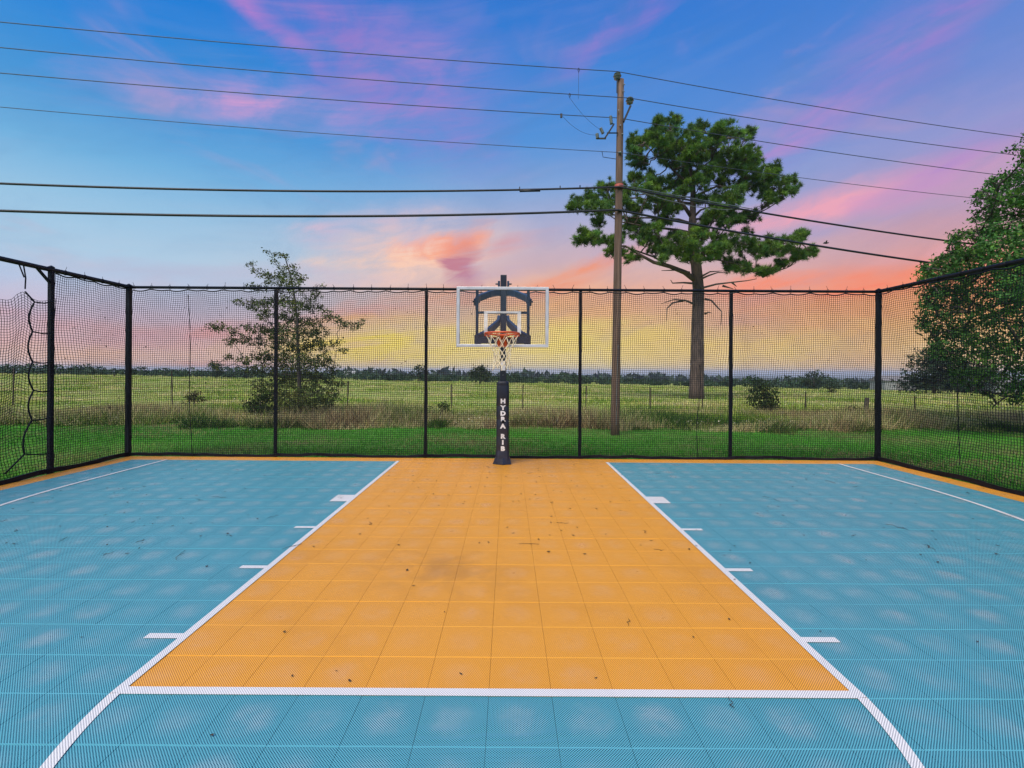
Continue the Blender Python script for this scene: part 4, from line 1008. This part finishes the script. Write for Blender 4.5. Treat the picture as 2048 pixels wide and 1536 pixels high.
# ------------------------------------------------------------------ grasses
def blades(name, label, n, sampler, hgt, wid, pal, wts, cat='grass', lean=.35):
    P = sampler(n); n = len(P)
    z = np.array([zt(x, y) for x, y in P]); base = np.column_stack([P, z-.01])
    h = hgt(P, n); a = npr.uniform(0, 2*math.pi, n)
    sd_ = np.column_stack([np.cos(a), np.sin(a), np.zeros(n)]); ln = npr.normal(0, lean, (n, 2))*h[:, None]
    tip = base+np.column_stack([ln, h]); w_ = wid(P, n)[:, None]
    V = np.stack([base-sd_*w_, base+sd_*w_, tip], axis=1).reshape(-1, 3)
    # drifts of colour follow patches on the ground
    patch = np.sin(P[:, 0]*.7+1.3*np.sin(P[:, 1]*.5+P[:, 0]*.2))+np.sin(P[:, 0]*.23+P[:, 1]*.9+2)+.7*np.sin(P[:, 0]*2.3+3*np.sin(P[:, 1]*1.1))*np.sin(P[:, 1]*2.9+P[:, 0]*.6)+npr.normal(0, .6, n)
    q = np.argsort(np.argsort(patch))/n; cum = np.cumsum(wts)/np.sum(wts); idx = np.searchsorted(cum, q).clip(0, len(pal)-1)
    big = 1+.22*np.sin(P[:, 0]*.9+2.2*np.sin(P[:, 1]*.8))*np.sin(P[:, 1]*1.7+P[:, 0]*.35)
    C = np.array(pal)[idx]*big[:, None]*(1+npr.uniform(-.3, .3, (n, 1)))*(1+npr.uniform(-.1, .1, (n, 3)))
    o = link(name, mesh_np(name, V, np.arange(3*n).reshape(-1, 3), np.repeat(np.clip(C, 0, 1), 3, axis=0)), M['grass'])
    tag(o, label, cat, kind='stuff'); return o
def wedge(y0, y1, pw=1.0, mg=1.25):
    def f(n):
        y = y0+(y1-y0)*npr.random(n)**pw; x = npr.uniform(-mg, mg, n)*(y+1); return np.column_stack([x, y])
    return f
def lawn_s(n):
    P = wedge(5.2, LAWN_END+1)(n); e = np.array([wob(x) for x in P[:, 0]])
    inside = (P[:, 1] < FY+.02) & (P[:, 0] > FXL-.06) & (P[:, 0] < FXR+.06)
    return P[(~inside) & (P[:, 1] < LAWN_END+e*.6)]
blades('lawn_grass', 'short mown green lawn just behind the net fence', 210000, lawn_s, lambda P, n: npr.uniform(.025, .075, n), lambda P, n: np.full(n, .006), [(.30, .25, .11), (.05, .24, .015), (.07, .29, .02), (.12, .30, .045), (.22, .26, .08)], [1.3, 4, 5, 2.5, 1], lean=.6)
def weed_s(n):
    P = wedge(LAWN_END-.6, 19.5, 1.2)(n); e = np.array([wob(x) for x in P[:, 0]]); return P[P[:, 1] > LAWN_END+e*.6-.2]
blades('weeds', 'tall dry brown and green weeds along the farm fence', 120000, weed_s, lambda P, n: (npr.uniform(.10, .72, n)*(.55+.45*np.sin(P[:, 0]*.8+2*np.sin(P[:, 1]*.7)))+.16*np.clip(np.sin(P[:, 0]*1.1)+np.sin(P[:, 0]*.43+P[:, 1]), 0, 2)*npr.random(n))*(1-.45*np.clip((P[:, 1]-15.5)/4, 0, 1)), lambda P, n: np.full(n, .009), [(.05, .12, .02), (.20, .28, .055), (.54, .49, .24), (.42, .32, .16), (.13, .09, .05)], [3, 3.5, 4.5, 3.5, 1.6], lean=.55)
blades('pasture_grass', 'pale green pasture sloping away to the far hedge', 230000, wedge(15.5, 112, 1.8, 1.2), lambda P, n: npr.uniform(.06, .34, n)*(.6+.4*np.sin(P[:, 0]*.31+2*np.sin(P[:, 1]*.21))), lambda P, n: .006+.00055*P[:, 1], [(.14, .27, .03), (.30, .40, .06), (.50, .50, .15), (.70, .60, .30)], [3, 4, 4, 2.6], lean=.5)
def edge_s(n):
    x = npr.uniform(-19, 21, n); k = np.sin(x*1.9)+np.sin(x*.77+1)+.8*np.sin(x*5.3); keep = k+npr.normal(0, .5, n) > .35
    x = x[keep]; y = LAWN_END+np.array([wob(v)*.6 for v in x])+npr.normal(.15, .28, len(x)); return np.column_stack([x, y])
blades('edge_weeds', 'dark green weed clumps fringing the edge of the lawn', 42000, edge_s, lambda P, n: npr.uniform(.10, .42, n)*(.6+.4*np.sin(P[:, 0]*2.7)), lambda P, n: np.full(n, .011), [(.035, .09, .015), (.06, .13, .02), (.11, .16, .035), (.22, .19, .09)], [4, 4, 2, 1.5], lean=.6)
def flowers(name, label, n, sampler, size):
    P = sampler(n); n = len(P); z = np.array([zt(x, y) for x, y in P]); c0 = np.column_stack([P, z+npr.uniform(.12, .4, n)*size/.02*.6])
    s_ = (size*npr.uniform(.6, 1.3, n)*(1+P[:, 1]/40))[:, None]; a = rand_unit(n); b2 = np.cross(a, rand_unit(n)); b2 /= np.linalg.norm(b2, axis=1, keepdims=True)
    V = np.stack([c0+a*s_, c0+b2*s_, c0-a*s_, c0-b2*s_], axis=1).reshape(-1, 3); C = np.repeat(jitter_col((.62, .60, .42), n, .2, .06), 4, axis=0)
    tag(link(name, mesh_np(name, V, np.arange(4*n).reshape(-1, 4), np.clip(C, 0, .85)), M['grass']), label, 'wildflowers', kind='stuff')
flowers('wildflowers', 'tiny pale wildflowers and seed heads scattered in the pasture', 9000, wedge(14, 60, 1.5), .016)

# ------------------------------------------------------------------ fallen leaves and twigs on the court
def leaf_variant(k):
    n = 5; vs_ = []; L_ = .03; W_ = (.009, .012, .007)[k % 3]
    for i in range(n+1):
        s_ = i/n; w_ = W_*math.sin(math.pi*min(.98, s_*.94+.04)); zc_ = .004+.003*(s_-.5)**2*4
        vs_ += [(-w_, (s_-.5)*L_, zc_+.0025), (0, (s_-.5)*L_, zc_), (w_, (s_-.5)*L_, zc_+.002)]
    fs = []
    for i in range(n):
        for j in range(2): fs.append((i*3+j, i*3+j+1, (i+1)*3+j+1, (i+1)*3+j))
    me = bpy.data.meshes.new('fallen_leaf'); me.from_pydata(vs_, [], fs); me.materials.append(M['deadleaf']); me.update(); return me
LV = [leaf_variant(k) for k in range(3)]
def twig_variant(k):
    r2 = random.Random(k); L_ = r2.uniform(.09, .2); P = [Vector((.02*r2.uniform(-1, 1), L_*(i/4-.5), .007+.004*r2.random())) for i in range(5)]
    m_ = MB().tube(P, .0018, 4); m_.tube([P[2], P[2]+Vector((.025, .03, .003))], .0012, 4)
    me = bpy.data.meshes.new('twig'); me.from_pydata(m_.v, [], m_.f); me.materials.append(M['deadleaf']); me.update(); return me
TV = [twig_variant(k) for k in range(4)]
for k in range(270):
    while True:
        y = rnd.uniform(1.95, BASE+.25) if rnd.random() < .3 else rnd.uniform(3.8, BASE+.25)
        x = rnd.uniform(-1.08, 1.08)*y+CX
        if abs(x-CX) < NX*TILE-.05 and not (abs(x-BX) < .25 and y > PY-.3): break
    tw_ = rnd.random() < .13
    i, j = math.floor((x-CX)/TILE), math.floor((y-FT)/TILE)
    zone = 'orange lane' if (-6 <= i < 6 and 0 <= j) else 'left blue side' if x < CX else 'right blue side'
    o = bpy.data.objects.new('twig' if tw_ else 'fallen_leaf', rnd.choice(TV) if tw_ else rnd.choice(LV)); col.objects.link(o)
    o.location = (x, y, .001); o.rotation_euler = (0, 0, rnd.uniform(0, 6.28)); s_ = rnd.uniform(.45, 1.0)*(.75 if y < 3.2 else 1.05); o.scale = (s_, s_, 1)
    tag(o, ('thin dry twig lying on the ' if tw_ else 'small dry brown leaf fallen on the ')+zone+' of the court', 'twig' if tw_ else 'leaf', ('twigs on the ' if tw_ else 'fallen leaves on the ')+zone)

# ------------------------------------------------------------------ flying bird
bp = px(1652, 487, 30.0)
bird = empty('bird', bp); tag(bird, 'small dark bird flying right of the pine crown', 'bird')
MB().tube([bp+Vector((-.20, 0, .0)), bp+Vector((-.12, 0, .015)), bp+Vector((0, 0, .02)), bp+Vector((.10, 0, .04)), bp+Vector((.16, 0, .05)), bp+Vector((.20, 0, .045))], [.012, .035, .055, .042, .034, .006], 8).build('body', M['bird'], bird, True)
for s_ in (-1, 1):
    w0 = bp+Vector((.04, s_*.03, .04)); w1 = bp+Vector((.02+.05*s_, s_*.18, .15)); w2 = bp+Vector((.10*s_-.02, s_*.36, .10))
    MB().add([w0, w1, w2, bp+Vector((-.06, s_*.03, .03)), w1+Vector((-.10, 0, -.02)), w0+Vector((0, 0, .012)), w1+Vector((0, 0, .012))], [(0, 1, 4, 3), (1, 2, 4), (5, 3, 4, 6), (6, 4, 2), (0, 5, 6, 1), (1, 6, 2), (0, 3, 5)]).build('wing', M['bird'], bird)

# ------------------------------------------------------------------ haze over the far plain
hz = MB().box((-9500, -4200, -60), (9500, 9500, 26)).build('haze', None); tag(hz, 'thin evening haze over the fields', 'haze', kind='stuff')
hm = bpy.data.materials.new('haze_air'); hm.use_nodes = True
t = NT(hm.node_tree); t.n.remove(t.n['Principled BSDF'])
pv = t.new('ShaderNodeVolumePrincipled'); pv.inputs['Color'].default_value = (.75, .85, 1, 1); pv.inputs['Density'].default_value = .00025
t.l.new(pv.outputs[0], t.n['Material Output'].inputs['Volume'])
hz.data.materials.append(hm)
